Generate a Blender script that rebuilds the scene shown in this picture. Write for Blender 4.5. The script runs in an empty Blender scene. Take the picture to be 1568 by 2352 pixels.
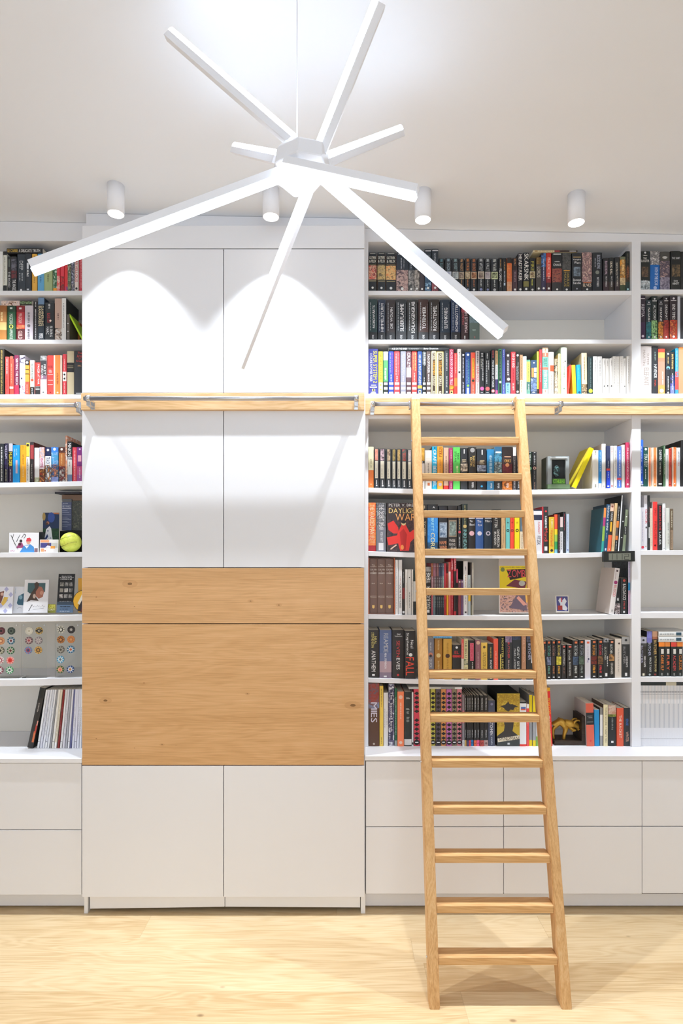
import bpy, bmesh, math, random, re
from mathutils import Vector, Matrix

# ------------------------------------------------------------------ camera, lights, exposure
F = 1316.0; VX = 784.0; VY = 1280.0; H = 1.767       # focal length in px, horizon, eye height
YT, YB, YI = 2.82, 2.953, 3.263                      # tall doors, bookcase front, niche back
scene = bpy.context.scene
C = scene.collection
cam = bpy.data.cameras.new('camera'); camo = bpy.data.objects.new('camera', cam); C.objects.link(camo)
camo.location = (0, 0, H); camo.rotation_euler = (math.pi/2, 0, 0)
cam.sensor_fit = 'VERTICAL'; cam.sensor_height = 36; cam.lens = F*36/2352
cam.shift_y = (VY-1176)/2352; cam.clip_start = .02
scene.camera = camo
scene.view_settings.view_transform = 'Standard'; scene.view_settings.look = 'None'
scene.view_settings.gamma = 1; scene.view_settings.use_curve_mapping = False
scene.view_settings.exposure = -0.24
SPOT_E, SPOT_FILL_E, FILL_E, TUBE_GLOW = 122.0, 44.0, 60.0, 14.0
wl = bpy.data.lights.new('fill_light', 'AREA'); wl.shape = 'RECTANGLE'; wl.size = 3.2; wl.size_y = 2.3; wl.energy = FILL_E; wl.color = (.7, .84, 1.0)
wlo = bpy.data.objects.new('fill_light', wl); wlo.location = (0, -2.56, 1.75); wlo.rotation_euler = (math.pi/2, 0, 0); C.objects.link(wlo)   # soft cool fill light, added behind the viewpoint to brighten the fronts
w = bpy.data.worlds.new('world'); scene.world = w; w.use_nodes = True
w.node_tree.nodes['Background'].inputs[0].default_value = (1, .96, .9, 1)
w.node_tree.nodes['Background'].inputs[1].default_value = 0.6
scene.cycles.max_bounces = 10; scene.cycles.diffuse_bounces = 7
scene.cycles.sample_clamp_indirect = 4

def X(px, Y=YB): return (px-VX)*Y/F
def Z(py, Y=YB): return H+(VY-py)*Y/F
def zceil(x): return 3.466-.0193*x

# ------------------------------------------------------------------ materials
def lin(h):
    if len(h) == 3: h = ''.join(c*2 for c in h)
    r = []
    for i in (0, 2, 4):
        c = int(h[i:i+2], 16)/255
        r.append(c/12.92 if c <= .04045 else ((c+.055)/1.055)**2.4)
    return tuple(r)+(1,)
MC = {}
def mat(h, rough=.45, metal=0, key=None, **kw):
    k = (key or h, rough, metal)
    if k in MC: return MC[k]
    m = bpy.data.materials.new('paint_'+h); m.use_nodes = True
    b = m.node_tree.nodes['Principled BSDF']
    b.inputs['Base Color'].default_value = lin(h); b.inputs['Roughness'].default_value = rough
    b.inputs['Metallic'].default_value = metal
    for a, v in kw.items(): b.inputs[a].default_value = v
    MC[k] = m; return m
def nodes(m):
    nt = m.node_tree
    return nt, nt.nodes, nt.links, nt.nodes['Principled BSDF']
def picmat(spec):
    """printed picture: patches of two or three inks"""
    if spec in MC: return MC[spec]
    cols = spec.strip('~').split('~')
    m = bpy.data.materials.new('print'); m.use_nodes = True
    nt, N, L, b = nodes(m)
    tc = N.new('ShaderNodeTexCoord'); mp = N.new('ShaderNodeMapping')
    mp.inputs['Location'].default_value = (random.uniform(-9, 9), 0, random.uniform(-9, 9))
    n = N.new('ShaderNodeTexNoise'); n.inputs['Scale'].default_value = 55; n.inputs['Detail'].default_value = 4
    n.inputs['Distortion'].default_value = 1.2
    r = N.new('ShaderNodeValToRGB'); e = r.color_ramp.elements
    e[0].position = .36; e[0].color = lin(cols[0]); e[1].position = .66; e[1].color = lin(cols[-1])
    if len(cols) > 2:
        q = e.new(.5); q.color = lin(cols[1])
    L.new(tc.outputs['Object'], mp.inputs[0]); L.new(mp.outputs[0], n.inputs['Vector'])
    L.new(n.outputs['Fac'], r.inputs[0]); L.new(r.outputs[0], b.inputs['Base Color'])
    b.inputs['Roughness'].default_value = .45
    MC[spec] = m; return m
def anymat(s):
    return picmat(s) if s.startswith('~') else mat(s)
def whitemat(name, h, rough=.5):
    m = bpy.data.materials.new(name); m.use_nodes = True
    nt, N, L, b = nodes(m)
    n = N.new('ShaderNodeTexNoise'); n.inputs['Scale'].default_value = 900; n.inputs['Detail'].default_value = 2
    tc = N.new('ShaderNodeTexCoord'); L.new(tc.outputs['Object'], n.inputs['Vector'])
    bp = N.new('ShaderNodeBump'); bp.inputs['Strength'].default_value = .03; bp.inputs['Distance'].default_value = .001
    L.new(n.outputs['Fac'], bp.inputs['Height']); L.new(bp.outputs[0], b.inputs['Normal'])
    b.inputs['Base Color'].default_value = lin(h); b.inputs['Roughness'].default_value = rough
    b.inputs['Specular IOR Level'].default_value = .35
    return m
def woodmat(name, c1, c2, c3, axis='X', scale=1., plank=None, knots=True, rough=.5, contrast=1., ring=.15, spots=()):
    """oak: stretched noise for the grain along one axis, bowed annual rings, pores, knots"""
    m = bpy.data.materials.new(name); m.use_nodes = True
    nt, N, L, b = nodes(m)
    tc = N.new('ShaderNodeTexCoord'); src = tc.outputs['Object']
    def mth(op, a, bb=None, v=None):
        q = N.new('ShaderNodeMath'); q.operation = op; L.new(a, q.inputs[0])
        if bb is not None: L.new(bb, q.inputs[1])
        if v is not None: q.inputs[1].default_value = v
        return q.outputs[0]
    def mapping(v, sc):
        q = N.new('ShaderNodeMapping'); q.inputs['Scale'].default_value = sc; L.new(v, q.inputs[0]); return q.outputs[0]
    def noise(v, s, d=3, dist=0):
        q = N.new('ShaderNodeTexNoise'); q.inputs['Scale'].default_value = s; q.inputs['Detail'].default_value = d
        q.inputs['Distortion'].default_value = dist; L.new(v, q.inputs['Vector']); return q.outputs['Fac']
    rnd = None
    if plank:
        pw, pl = plank
        sp = N.new('ShaderNodeSeparateXYZ'); L.new(src, sp.inputs[0])
        row = mth('FLOOR', mth('DIVIDE', sp.outputs[1], v=pw))
        wn = N.new('ShaderNodeTexWhiteNoise'); wn.noise_dimensions = '1D'; L.new(row, wn.inputs['W'])
        xs = mth('ADD', mth('DIVIDE', sp.outputs[0], v=pl), mth('MULTIPLY', wn.outputs['Value'], v=7.3))
        col = mth('FLOOR', xs)
        cid = mth('ADD', mth('MULTIPLY', row, v=17.13), mth('MULTIPLY', col, v=5.71))
        w2 = N.new('ShaderNodeTexWhiteNoise'); w2.noise_dimensions = '1D'; L.new(cid, w2.inputs['W'])
        rnd = w2.outputs['Value']
        cmb = N.new('ShaderNodeCombineXYZ'); L.new(mth('MULTIPLY', rnd, v=40), cmb.inputs[2]); L.new(mth('MULTIPLY', rnd, v=13), cmb.inputs[0])
        va = N.new('ShaderNodeVectorMath'); va.operation = 'ADD'; L.new(src, va.inputs[0]); L.new(cmb.outputs[0], va.inputs[1])
        src = va.outputs[0]
        fy = mth('FRACT', mth('DIVIDE', sp.outputs[1], v=pw)); fx = mth('FRACT', xs)
        sy = mth('LESS_THAN', mth('MULTIPLY', fy, v=pw), v=.0018); sx = mth('LESS_THAN', mth('MULTIPLY', fx, v=pl), v=.0022)
        seam = mth('MAXIMUM', sx, sy)
    st = {'X': (1.0, 9, 9), 'Z': (9, 9, 1.0)}[axis]
    v1 = mapping(src, tuple(a*scale for a in st))
    big = noise(v1, .9, 3, .6)
    rings = mth('SINE', mth('MULTIPLY', big, v=70*contrast))
    rings = mth('MULTIPLY', mth('ADD', rings, v=1), v=.5)
    fine = noise(mapping(src, tuple(a*scale for a in {'X': (3, 120, 120), 'Z': (120, 120, 3)}[axis])), 2.2, 4)
    tone = noise(mapping(src, {'X': (.7, 5, 5), 'Z': (5, 5, .7)}[axis]), 1.3, 2)
    s = mth('ADD', mth('MULTIPLY', rings, v=ring), mth('MULTIPLY', fine, v=.62))
    s = mth('ADD', s, mth('MULTIPLY', tone, v=.45))
    if rnd is not None: s = mth('ADD', s, mth('MULTIPLY', mth('SUBTRACT', rnd, v=.5), v=.34))
    r = N.new('ShaderNodeValToRGB'); e = r.color_ramp.elements
    e[0].position = .38; e[0].color = lin(c1); e[1].position = .95; e[1].color = lin(c3)
    q = e.new(.64); q.color = lin(c2)
    L.new(s, r.inputs[0]); out = r.outputs[0]
    def mix(f, a, col):
        q = N.new('ShaderNodeMixRGB'); L.new(f, q.inputs[0]); L.new(a, q.inputs[1]); q.inputs[2].default_value = col; return q.outputs[0]
    if knots:
        vo = N.new('ShaderNodeTexVoronoi'); vo.inputs['Scale'].default_value = 5.5
        L.new(mapping(src, {'X': (.55, 1, 1), 'Z': (1, 1, .55)}[axis]), vo.inputs['Vector'])
        rr = N.new('ShaderNodeValToRGB'); rr.color_ramp.elements[0].position = .02; rr.color_ramp.elements[0].color = (1, 1, 1, 1)
        rr.color_ramp.elements[1].position = .055; rr.color_ramp.elements[1].color = (0, 0, 0, 1)
        L.new(vo.outputs['Distance'], rr.inputs[0])
        out = mix(mth('MULTIPLY', rr.outputs[0], v=.6), out, lin('6b4526'))
    if spots:
        vo = N.new('ShaderNodeTexVoronoi'); vo.inputs['Scale'].default_value = 9
        L.new(mapping(src, (.75, 1, 1)), vo.inputs['Vector'])
        out = mix(mth('MULTIPLY', mth('LESS_THAN', vo.outputs['Distance'], v=.03), v=.55), out, lin('8a5a34'))
        for kx, kz, kr in spots:
            sb = N.new('ShaderNodeVectorMath'); sb.operation = 'SUBTRACT'; L.new(tc.outputs['Object'], sb.inputs[0]); sb.inputs[1].default_value = (kx, 0, kz)
            ln = N.new('ShaderNodeVectorMath'); ln.operation = 'LENGTH'; L.new(mapping(sb.outputs[0], (.62, 0, 1.25)), ln.inputs[0])
            wob = mth('ADD', ln.outputs['Value'], mth('MULTIPLY', mth('SUBTRACT', fine, v=.5), v=kr*.9))
            for rad, al, cc in ((3.2, .25, 'b07c48'), (1.0, .75, '6a4a28')):
                out = mix(mth('MULTIPLY', mth('LESS_THAN', wob, v=kr*rad), v=al), out, lin(cc))
    if plank: out = mix(mth('MULTIPLY', seam, v=.3), out, lin('9a7648'))
    L.new(out, b.inputs['Base Color']); b.inputs['Roughness'].default_value = rough
    b.inputs['Specular IOR Level'].default_value = .3
    bp = N.new('ShaderNodeBump'); bp.inputs['Strength'].default_value = .12; bp.inputs['Distance'].default_value = .002
    L.new(fine, bp.inputs['Height']); L.new(bp.outputs[0], b.inputs['Normal'])
    return m
M_WHITE = whitemat('white_lacquer', 'eeeef1')
M_WALL = whitemat('wall_paint', 'eef0f4', .8)
M_CEIL = whitemat('ceiling_paint', 'eef1f6', .85)
M_BACK = whitemat('niche_back_paint', 'f0eadf', .7)
M_GAP = mat('4a4038', .8)
M_OAK = woodmat('oak_front', 'c89a68', 'dcae7c', 'e6be92', 'X', 1., knots=False, ring=.07, spots=((X(298, YT)-X(512, YT), Z(1341, YT)-Z(1431.8, YT), .0075), (X(575, YT)-X(512, YT), .11, .003), (X(640, YT)-X(512, YT), .09, .003)))
M_OAK2 = woodmat('oak_flap', 'c89965', 'dcae7b', 'e7c094', 'X', 1.05, knots=False, ring=.09, spots=((X(242, YT)-X(512, YT), Z(1609, YT)-Z(1757, YT), .006), (X(810, YT)-X(512, YT), Z(1620, YT)-Z(1757, YT), .008), (.12, .35, .0025), (-.3, .1, .0025)))
M_RAIL = woodmat('oak_rail_board', 'c39a66', 'dab588', 'e8caa2', 'X', 1.2, knots=False)
M_LADV = woodmat('oak_ladder_stile', 'c2925c', 'daad76', 'eac898', 'Z', 1.3, knots=False)
M_LADH = woodmat('oak_ladder_rung', 'c2925c', 'daad76', 'eac898', 'X', 1.3, knots=False)
M_FLOOR = woodmat('oak_floor', 'cdab7c', 'e2c69a', 'eed8b2', 'X', .9, plank=(.165, 1.9), rough=.4, ring=.15, contrast=1.2)
M_METAL = mat('c4c4c8', .28, 1, key='alu')
M_CHROME = mat('d8d8da', .2, 1, key='chrome')
M_PAGE = mat('e9e2d4', .8)
M_LAMPW = mat('f6f6fa', .4, key='lampwhite')
def emit(name, col, s):
    m = bpy.data.materials.new(name); m.use_nodes = True
    b = m.node_tree.nodes['Principled BSDF']; b.inputs['Base Color'].default_value = (1, 1, 1, 1)
    b.inputs['Emission Color'].default_value = col; b.inputs['Emission Strength'].default_value = s
    return m
M_TUBE = emit('led_diffuser', (.68, .82, 1, 1), TUBE_GLOW)
M_LENS = emit('spot_lens', (1, .97, .92, 1), 12)

# ------------------------------------------------------------------ mesh helpers
def link(o, parent=None):
    C.objects.link(o)
    if parent is not None: o.parent = parent
    return o
def mesh_obj(name, bm, mats, parent=None, loc=(0, 0, 0), smooth=False):
    me = bpy.data.meshes.new(name); bm.normal_update(); bm.to_mesh(me); bm.free()
    for m in (mats if isinstance(mats, (list, tuple)) else [mats]): me.materials.append(m)
    if smooth:
        for p in me.polygons: p.use_smooth = True
    o = bpy.data.objects.new(name, me); o.location = loc
    return link(o, parent)
def tag(o, label=None, cat=None, group=None, kind=None):
    if label: o['label'] = label
    if cat: o['category'] = cat
    if group: o['group'] = group
    if kind: o['kind'] = kind
    return o
def empty(name, loc, rot=(0, 0, 0)):
    o = bpy.data.objects.new(name, None); o.location = loc; o.rotation_euler = rot; o.empty_display_size = .05
    return link(o)
def bbox(bm, x0, x1, y0, y1, z0, z1, bev=0, mi=0):
    vs = [bm.verts.new((x, y, z)) for z in (z0, z1) for y in (y0, y1) for x in (x0, x1)]
    fs = [bm.faces.new([vs[i] for i in q]) for q in ((0, 2, 3, 1), (4, 5, 7, 6), (0, 1, 5, 4), (2, 6, 7, 3), (0, 4, 6, 2), (1, 3, 7, 5))]
    for f in fs: f.material_index = mi
    if bev:
        es = list({e for f in fs for e in f.edges})
        bmesh.ops.bevel(bm, geom=es, offset=bev, segments=2, affect='EDGES', profile=.6)
def box(name, x0, x1, y0, y1, z0, z1, m, parent=None, bev=.001):
    """box in world coordinates; origin at its base centre"""
    cx, cy = (x0+x1)/2, (y0+y1)/2
    p = parent.location if parent is not None else Vector((0, 0, 0))
    bm = bmesh.new(); bbox(bm, x0-cx, x1-cx, y0-cy, y1-cy, 0, z1-z0, bev)
    return mesh_obj(name, bm, m, parent, (cx-p[0], cy-p[1], z0-p[2]))
def cyl(bm, p0, p1, r0, r1=None, n=20, cap=True, mi=0):
    p0, p1 = Vector(p0), Vector(p1); r1 = r0 if r1 is None else r1
    d = (p1-p0).normalized(); a = d.orthogonal().normalized(); b = d.cross(a)
    A, B = [], []
    for i in range(n):
        t = 2*math.pi*i/n; u = a*math.cos(t)+b*math.sin(t)
        A.append(bm.verts.new(p0+u*r0)); B.append(bm.verts.new(p1+u*r1))
    for i in range(n):
        f = bm.faces.new((A[i], A[(i+1) % n], B[(i+1) % n], B[i])); f.smooth = True; f.material_index = mi
    if cap:
        bm.faces.new(A[::-1]).material_index = mi; bm.faces.new(B).material_index = mi
    return A, B

# ------------------------------------------------------------------ glyphs
GL = {}
def build_glyphs(chars):
    objs = []
    for c in chars:
        cu = bpy.data.curves.new('g', 'FONT'); cu.body = c; cu.resolution_u = 2; cu.offset = .0
        o = bpy.data.objects.new('g', cu); C.objects.link(o); objs.append((c, o, cu))
    dg = bpy.context.evaluated_depsgraph_get(); dg.update()
    for c, o, cu in objs:
        me = o.evaluated_get(dg).to_mesh()
        vs = [(v.co.x, v.co.y) for v in me.vertices]; fs = [tuple(p.vertices) for p in me.polygons]
        xs = [v[0] for v in vs] or [0]
        GL[c] = (vs, fs, min(xs), max(xs)); o.evaluated_get(dg).to_mesh_clear()
    for c, o, cu in objs:
        bpy.data.objects.remove(o); bpy.data.curves.remove(cu)
build_glyphs("ABCDEFGHIJKLMNOPQRSTUVWXYZabcdefghijklmnopqrstuvwxyz0123456789ÄÖÜäö&.',:-!?#")
def text_poly(s):
    vs, fs, x = [], [], 0
    for c in s:
        if c == ' ' or c not in GL: x += .28; continue
        v, f, a, b = GL[c]; o = len(vs)
        vs += [(p[0]-a+x, p[1]) for p in v]; fs += [tuple(i+o for i in q) for q in f]
        x += b-a+.075
    return vs, fs
class Print:
    """flat printing laid on a face: unit coordinates u right, v down; the face is w x h, at y=y0, x from -w/2, z up to zt"""
    def __init__(s, w, h, zt, y0, mirror=False):
        s.bm = bmesh.new(); s.mats = []; s.w, s.h, s.zt, s.y = w, h, zt, y0; s.n = 0
    def mi(s, c):
        m = anymat(c)
        if m not in s.mats: s.mats.append(m)
        return s.mats.index(m)
    def pt(s, u, v): return (s.w*(u-.5), s.y-.00004*s.n, s.zt-s.h*v)
    def poly(s, c, pts):
        s.n += 1; f = s.bm.faces.new([s.bm.verts.new(s.pt(*p)) for p in pts]); f.material_index = s.mi(c)
        f.normal_update()
        if f.normal.y > 0: f.normal_flip()
    def rect(s, c, u0, v0, u1, v1): s.poly(c, [(u0, v0), (u0, v1), (u1, v1), (u1, v0)])
    def disc(s, c, u, v, ru, rv=None, n=16):
        rv = ru*s.w/s.h if rv is None else rv
        s.poly(c, [(u+ru*math.cos(6.2832*i/n), v+rv*math.sin(6.2832*i/n)) for i in range(n)])
    def text(s, c, t, u0, v0, u1, v1, rot='h'):
        vs, fs = text_poly(t)
        if not vs: return
        s.n += 1
        xs = [p[0] for p in vs]; ys = [p[1] for p in vs]
        a, b, lo, hi = min(xs), max(xs), min(ys), max(ys)
        W, Hh = (u1-u0)*s.w, (v1-v0)*s.h
        L, T = (W, Hh) if rot == 'h' else (Hh, W)
        sx, sy = L/max(b-a, .05), T/max(hi-lo, .05)
        sy = min(sy, sx*2.4); sx = min(sx, sy*1.7)
        cx = s.w*((u0+u1)/2-.5); cz = s.zt-s.h*(v0+v1)/2; y = s.y-.00004*s.n
        vv = []
        for p in vs:
            x = (p[0]-(a+b)/2)*sx; z = (p[1]-(lo+hi)/2)*sy
            if rot == 'd': x, z = z, -x
            elif rot == 'u': x, z = -z, x
            vv.append(s.bm.verts.new((cx+x, y, cz+z)))
        k = s.mi(c)
        for f in fs:
            try:
                q = s.bm.faces.new([vv[i] for i in f]); q.material_index = k
            except ValueError: pass
    def lines(s, c, u0, v0, u1, v1, rot='d'):
        """print too small to read: runs of tiny letter-sized marks broken into words"""
        k = random.Random(int(v0*977)+s.n+int(u0*131)); v, v9 = (v0, v1) if rot == 'd' else (u0, u1)
        a, b = (u0, u1) if rot == 'd' else (v0, v1)
        if rot == 'd': m = (b-a)*.14; a, b = a+m, b-m
        L = s.h if rot == 'd' else s.w; st = .0021/L; left = k.randint(3, 8)
        while v < v9:
            q = st*k.uniform(.5, .9); e = min(v+q, v9); c1, c2 = a+(b-a)*k.choice((0, 0, .12, .2)), b-(b-a)*k.choice((0, 0, .15, .3))
            s.rect(c, c1, v, c2, e) if rot == 'd' else s.rect(c, v, c1, e, c2)
            v += q+st*.34; left -= 1; s.n -= 1
            if left <= 0: v += st*1.3; left = k.randint(3, 8)
        s.n += 1
    def done(s, name, parent, loc=(0, 0, 0)):
        if not s.bm.faces: s.bm.free(); return None
        return mesh_obj(name, s.bm, s.mats, parent, loc)

# ------------------------------------------------------------------ colour words for the labels
NAMED = {'black': '222426', 'dark grey': '4c4e50', 'grey': '85868a', 'pale grey': 'b8b9bb', 'white': 'efefee', 'cream': 'ece3c4', 'beige': 'd0bca0',
 'tan': 'b89870', 'brown': '6a4630', 'dark brown': '3a2a24', 'red': 'd43a38', 'dark red': '7c2028', 'crimson': 'b03050', 'orange': 'f0843c', 'amber': 'f2ac30',
 'yellow': 'eedc40', 'olive': '8c8a3c', 'green': '4a9058', 'dark green': '1c4838', 'bright green': '58c858', 'pale green': 'bcd0bc', 'teal': '286870',
 'dark teal': '1e3c44', 'blue': '2c5cb4', 'dark blue': '22305a', 'navy': '1e2436', 'sky blue': '3aa4e0', 'pale blue': 'b4c8e4', 'slate': '48546a',
 'purple': '5a3070', 'dark purple': '33243a', 'lavender': 'c0b8dc', 'pink': 'ec9cb0', 'magenta': 'a83868', 'mauve': '8c6074', 'salmon': 'f0886c', 'gold': 'c8982c'}
def cname(h):
    if h.startswith('~'): return cname(h.strip('~').split('~')[0])
    c = lin(h); c = [v**.45 for v in c[:3]]
    best, bd = None, 9
    for k, v in NAMED.items():
        q = [a**.45 for a in lin(v)[:3]]; d = sum((a-b)**2 for a, b in zip(c, q))
        if d < bd: best, bd = k, d
    return best

# ------------------------------------------------------------------ books
def make_book(w, h, d, spec, marks, hard=False, side=None):
    """cover (top-level mesh) with page_block and spine_lettering children; base at z=0, spine front at y=0, centred on x"""
    segs = []
    v = 0.
    for q in spec.split(','):
        c, _, e = q.partition(':'); e = float(e) if e else 1.
        segs.append((v, e, c)); v = e
    bul = min(.0022, w*.1) if w > .008 else 0
    t = .0022 if hard else .0007
    t = min(t, w*.2)
    r = w/2
    O = [(-r, d), (-r, bul*1.0)]
    if bul:
        for i in range(1, 6):
            x = -r+w*i/6; O.append((x, bul*(2*i/6-1)**2*.9))
    O += [(r, bul*1.0), (r, d)]
    n = len(O)
    I = []
    for i, (x, y) in enumerate(O):
        k = max(-1, min(1, x/r)); I.append((x-k*t if 0 < abs(k) else x, y+(t if i not in (0, n-1) else 0)))
    bm = bmesh.new(); mats = []
    def mi(c):
        m = anymat(c)
        if m not in mats: mats.append(m)
        return mats.index(m)
    sidec = side or max(segs, key=lambda q: q[1]-q[0])[2]
    zs = [h*(1-a) for a, _, _ in segs]+[0]
    V = [[bm.verts.new((x, y, z)) for x, y in O] for z in zs]
    J = [[bm.verts.new((x, y, z)) for x, y in I] for z in (h, 0)]
    for k in range(len(segs)):
        for i in range(n-1):
            f = bm.faces.new((V[k][i], V[k+1][i], V[k+1][i+1], V[k][i+1]))
            f.material_index = mi(segs[k][2] if 0 < i < n-2 else sidec)
            f.smooth = 0 < i < n-2 and False
    for i in range(n-1):
        bm.faces.new((J[0][i], J[0][i+1], J[1][i+1], J[1][i])).material_index = mi('e8e0d0')
        bm.faces.new((V[0][i], V[0][i+1], J[0][i+1], J[0][i])).material_index = mi(sidec)
        bm.faces.new((V[-1][i+1], V[-1][i], J[1][i], J[1][i+1])).material_index = mi(sidec)
    for i in (0, n-1):
        loop = [V[k][i] for k in range(len(zs))]+[J[1][i], J[0][i]]
        bm.faces.new(loop if i else loop[::-1]).material_index = mi(sidec)
    o = mesh_obj('hardback' if hard else 'paperback', bm, mats)
    ins = .003 if hard else .0006
    bm = bmesh.new(); bbox(bm, -r+t*1.02, r-t*1.02, bul+t+.0004, d-(.003 if hard else .0006), ins if hard else .0002, h-ins)
    mesh_obj('page_block', bm, M_PAGE, o)
    if marks:
        P = Print(w, h, h, -.00015)
        for mk in marks:
            kind, rest = mk[0], mk[1:].strip().split('|')
            if kind in 'tuh':
                s, c = rest[0], rest[1]; q = [float(a) for a in rest[2].split(',')]
                v0, v1 = q[:2]; u0, u1 = (q[2], q[3]) if len(q) > 3 else (.18, .82)
                P.text(c, s, u0, v0, u1, v1, {'t': 'd', 'u': 'u', 'h': 'h'}[kind])
            elif kind == 'o':
                q = [float(a) for a in rest[1].split(',')]; P.disc(rest[0], q[2] if len(q) > 2 else .5, q[0], q[1])
            elif kind == 'r':
                q = [float(a) for a in rest[1].split(',')]; u0, u1 = (q[2], q[3]) if len(q) > 3 else (.06, .94)
                P.rect(rest[0], u0, q[0], u1, q[1])
            elif kind == 'l':
                q = [float(a) for a in rest[1].split(',')]; u0, u1 = (q[2], q[3]) if len(q) > 3 else (.35, .65)
                P.lines(rest[0], u0, q[0], u1, q[1])
            elif kind == 'd':
                k = 11
                for i in range(k):
                    if i == 5: continue
                    v = .08+.078*i; P.poly(rest[0], [(.5, v-.032), (.96, v), (.5, v+.032), (.04, v)]); P.n -= 1
        P.done('spine_lettering', o)
    return o

def sag_of(xpx, a, b, s):
    t = (xpx-a)/(b-a); return s*4*t*(1-t)
NAV = 'first second third fourth fifth sixth seventh eighth ninth tenth eleventh twelfth thirteenth fourteenth fifteenth sixteenth seventeenth eighteenth nineteenth twentieth'.split()
NAV += ['twenty-'+q for q in NAV[:9]]+['thirtieth']+['thirty-'+q for q in NAV[:9]]+['fortieth']+['forty-'+q for q in NAV[:9]]+['fiftieth']+['fifty-'+q for q in NAV[:9]]
def do_row(where, base, bay, data, end='left'):
    """data lines: x0-x1 top spec ; mark ; mark.  Options at line end: @h hardback, @L<px> lean at the top, @S<col> side colour, @D depth, @P spine set back"""
    a, b, sag = bay
    rows = [q.strip() for q in data.strip().splitlines() if q.strip()]
    items = []
    for ln in rows:
        parts = [q.strip() for q in ln.split(';')]
        hd = parts[0].split(); opts = [q for q in hd if q.startswith('@')]; hd = [q for q in hd if not q.startswith('@')]
        x0, x1 = (float(q) for q in re.match(r'(-?[\d.]+)-(-?[\d.]+)$', hd[0]).groups()); items.append((x0, x1, float(hd[1]), hd[2], parts[1:], opts))
    n = len(items)
    for i, (x0, x1, top, spec, marks, opts) in enumerate(items):
        od = {q[1]: q[2:] for q in opts}
        xm = (x0+x1)/2
        by = base(xm) if callable(base) else base
        if not callable(base): by = base+sag_of(xm, a, b, sag)
        yf = YB+.012+(.006*((i*37) % 5)/5)+(float(od['P']) if 'P' in od else 0)
        W = (x1-x0)*YB/F-.0005; Hh = (by-top)*YB/F
        hard = 'h' in od or Hh > .225
        D = float(od['D']) if 'D' in od else min(.27, max(.11, Hh*.66))
        D = min(D, YI-yf-.008)
        o = make_book(W, Hh, D, spec, marks, hard, od.get('S'))
        x = X(xm); z = Z(by)+.0002
        if 'L' in od:
            dx = float(od['L'])*YB/F; ang = math.atan2(dx, Hh); o.rotation_euler = (0, ang, 0)
            z += W/2*abs(math.sin(ang))
        o.location = (x, yf, z)
        # label
        main = max([(float(q.partition(':')[2] or 1), q.partition(':')[0]) for q in spec.split(',')], key=lambda q: 0)
        v = 0; best = (0, '')
        for q in spec.split(','):
            c, _, e = q.partition(':'); e = float(e) if e else 1.
            if e-v > best[0]: best = (e-v, c)
            v = e
        col = cname(best[1]); pic = best[1].startswith('~')
        lc = [m[1:].split('|')[1] for m in marks if m[0] in 'tuh']+[m[1:].split('|')[0].strip() for m in marks if m[0] == 'l']
        size = 'thin ' if W < .016 else ('thick ' if W > .045 else '')
        if 'L' in od and abs(float(od['L'])) > 6: size = 'leaning '
        k = i if i < (n+1)//2 or n < 4 else n-1-i
        side = end if k == i and not (i >= (n+1)//2 and n >= 4) else ('right' if end == 'left' else 'left')
        det = (' with pictured spine' if pic else (f', {cname(lc[0])} lettering' if lc else ''))
        wh = where.split(';'); main_w = wh[0].strip(); sub = (' '+wh[1].strip()) if len(wh) > 1 else ''
        o['label'] = f"{size}{col} {'hardback' if hard else 'paperback'}{det}, {NAV[k]} from {side}, {main_w}{sub}"
        where_g = main_w
        o['category'] = 'book'; o['group'] = f'books standing on the {where_g}'
    return items
def lying(x0, x1, y0, y1, spec, marks, label, cat='book', depth=.14, group=None, Y=YB+.012, hard=False):
    W = (y1-y0)*YB/F-.0005; Hh = (x1-x0)*YB/F
    o = make_book(W, Hh, depth, spec, marks, hard)
    o.rotation_euler = (0, -math.pi/2, 0)
    o.location = (X(x1), Y, Z((y0+y1)/2)+.0002)
    tag(o, label, cat, group); return o

# ------------------------------------------------------------------ room shell
RX0, RX1, RY0, RY1 = -2.9, 2.9, -2.6, 3.30
o = box('floor', RX0, RX1, RY0, RY1, -.05, 0, M_FLOOR, bev=0); tag(o, kind='structure')
bm = bmesh.new()
vs = [bm.verts.new((x, y, zceil(x)+dz)) for dz in (0, .08) for y in (RY0-.1, RY1+.1) for x in (RX0-.1, RX1+.1)]
for q in ((0, 2, 3, 1), (4, 5, 7, 6), (0, 1, 5, 4), (2, 6, 7, 3), (0, 4, 6, 2), (1, 3, 7, 5)): bm.faces.new([vs[i] for i in q])
tag(mesh_obj('ceiling', bm, M_CEIL), kind='structure')
for nm, a in (('wall_back', (RX0, RX1, RY1, RY1+.1)), ('wall_front', (RX0, RX1, RY0-.1, RY0)), ('wall_left', (RX0-.1, RX0, RY0-.1, RY1+.1)), ('wall_right', (RX1, RX1+.1, RY0-.1, RY1+.1))):
    tag(box(nm, *a, -.05, 3.56, M_WALL, bev=0), kind='structure')

wf = bmesh.new()
for q in ((-1.7, 1.7, .52, .6), (-1.7, 1.7, 2.9, 2.98), (-1.7, -1.6, .6, 2.9), (1.6, 1.7, .6, 2.9)): bbox(wf, q[0], q[1], RY0, RY0+.06, q[2], q[3], .002)
tag(mesh_obj('added_window_frame', wf, M_WHITE), kind='structure')  # unseen window frame, added to go round the fill light

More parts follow.
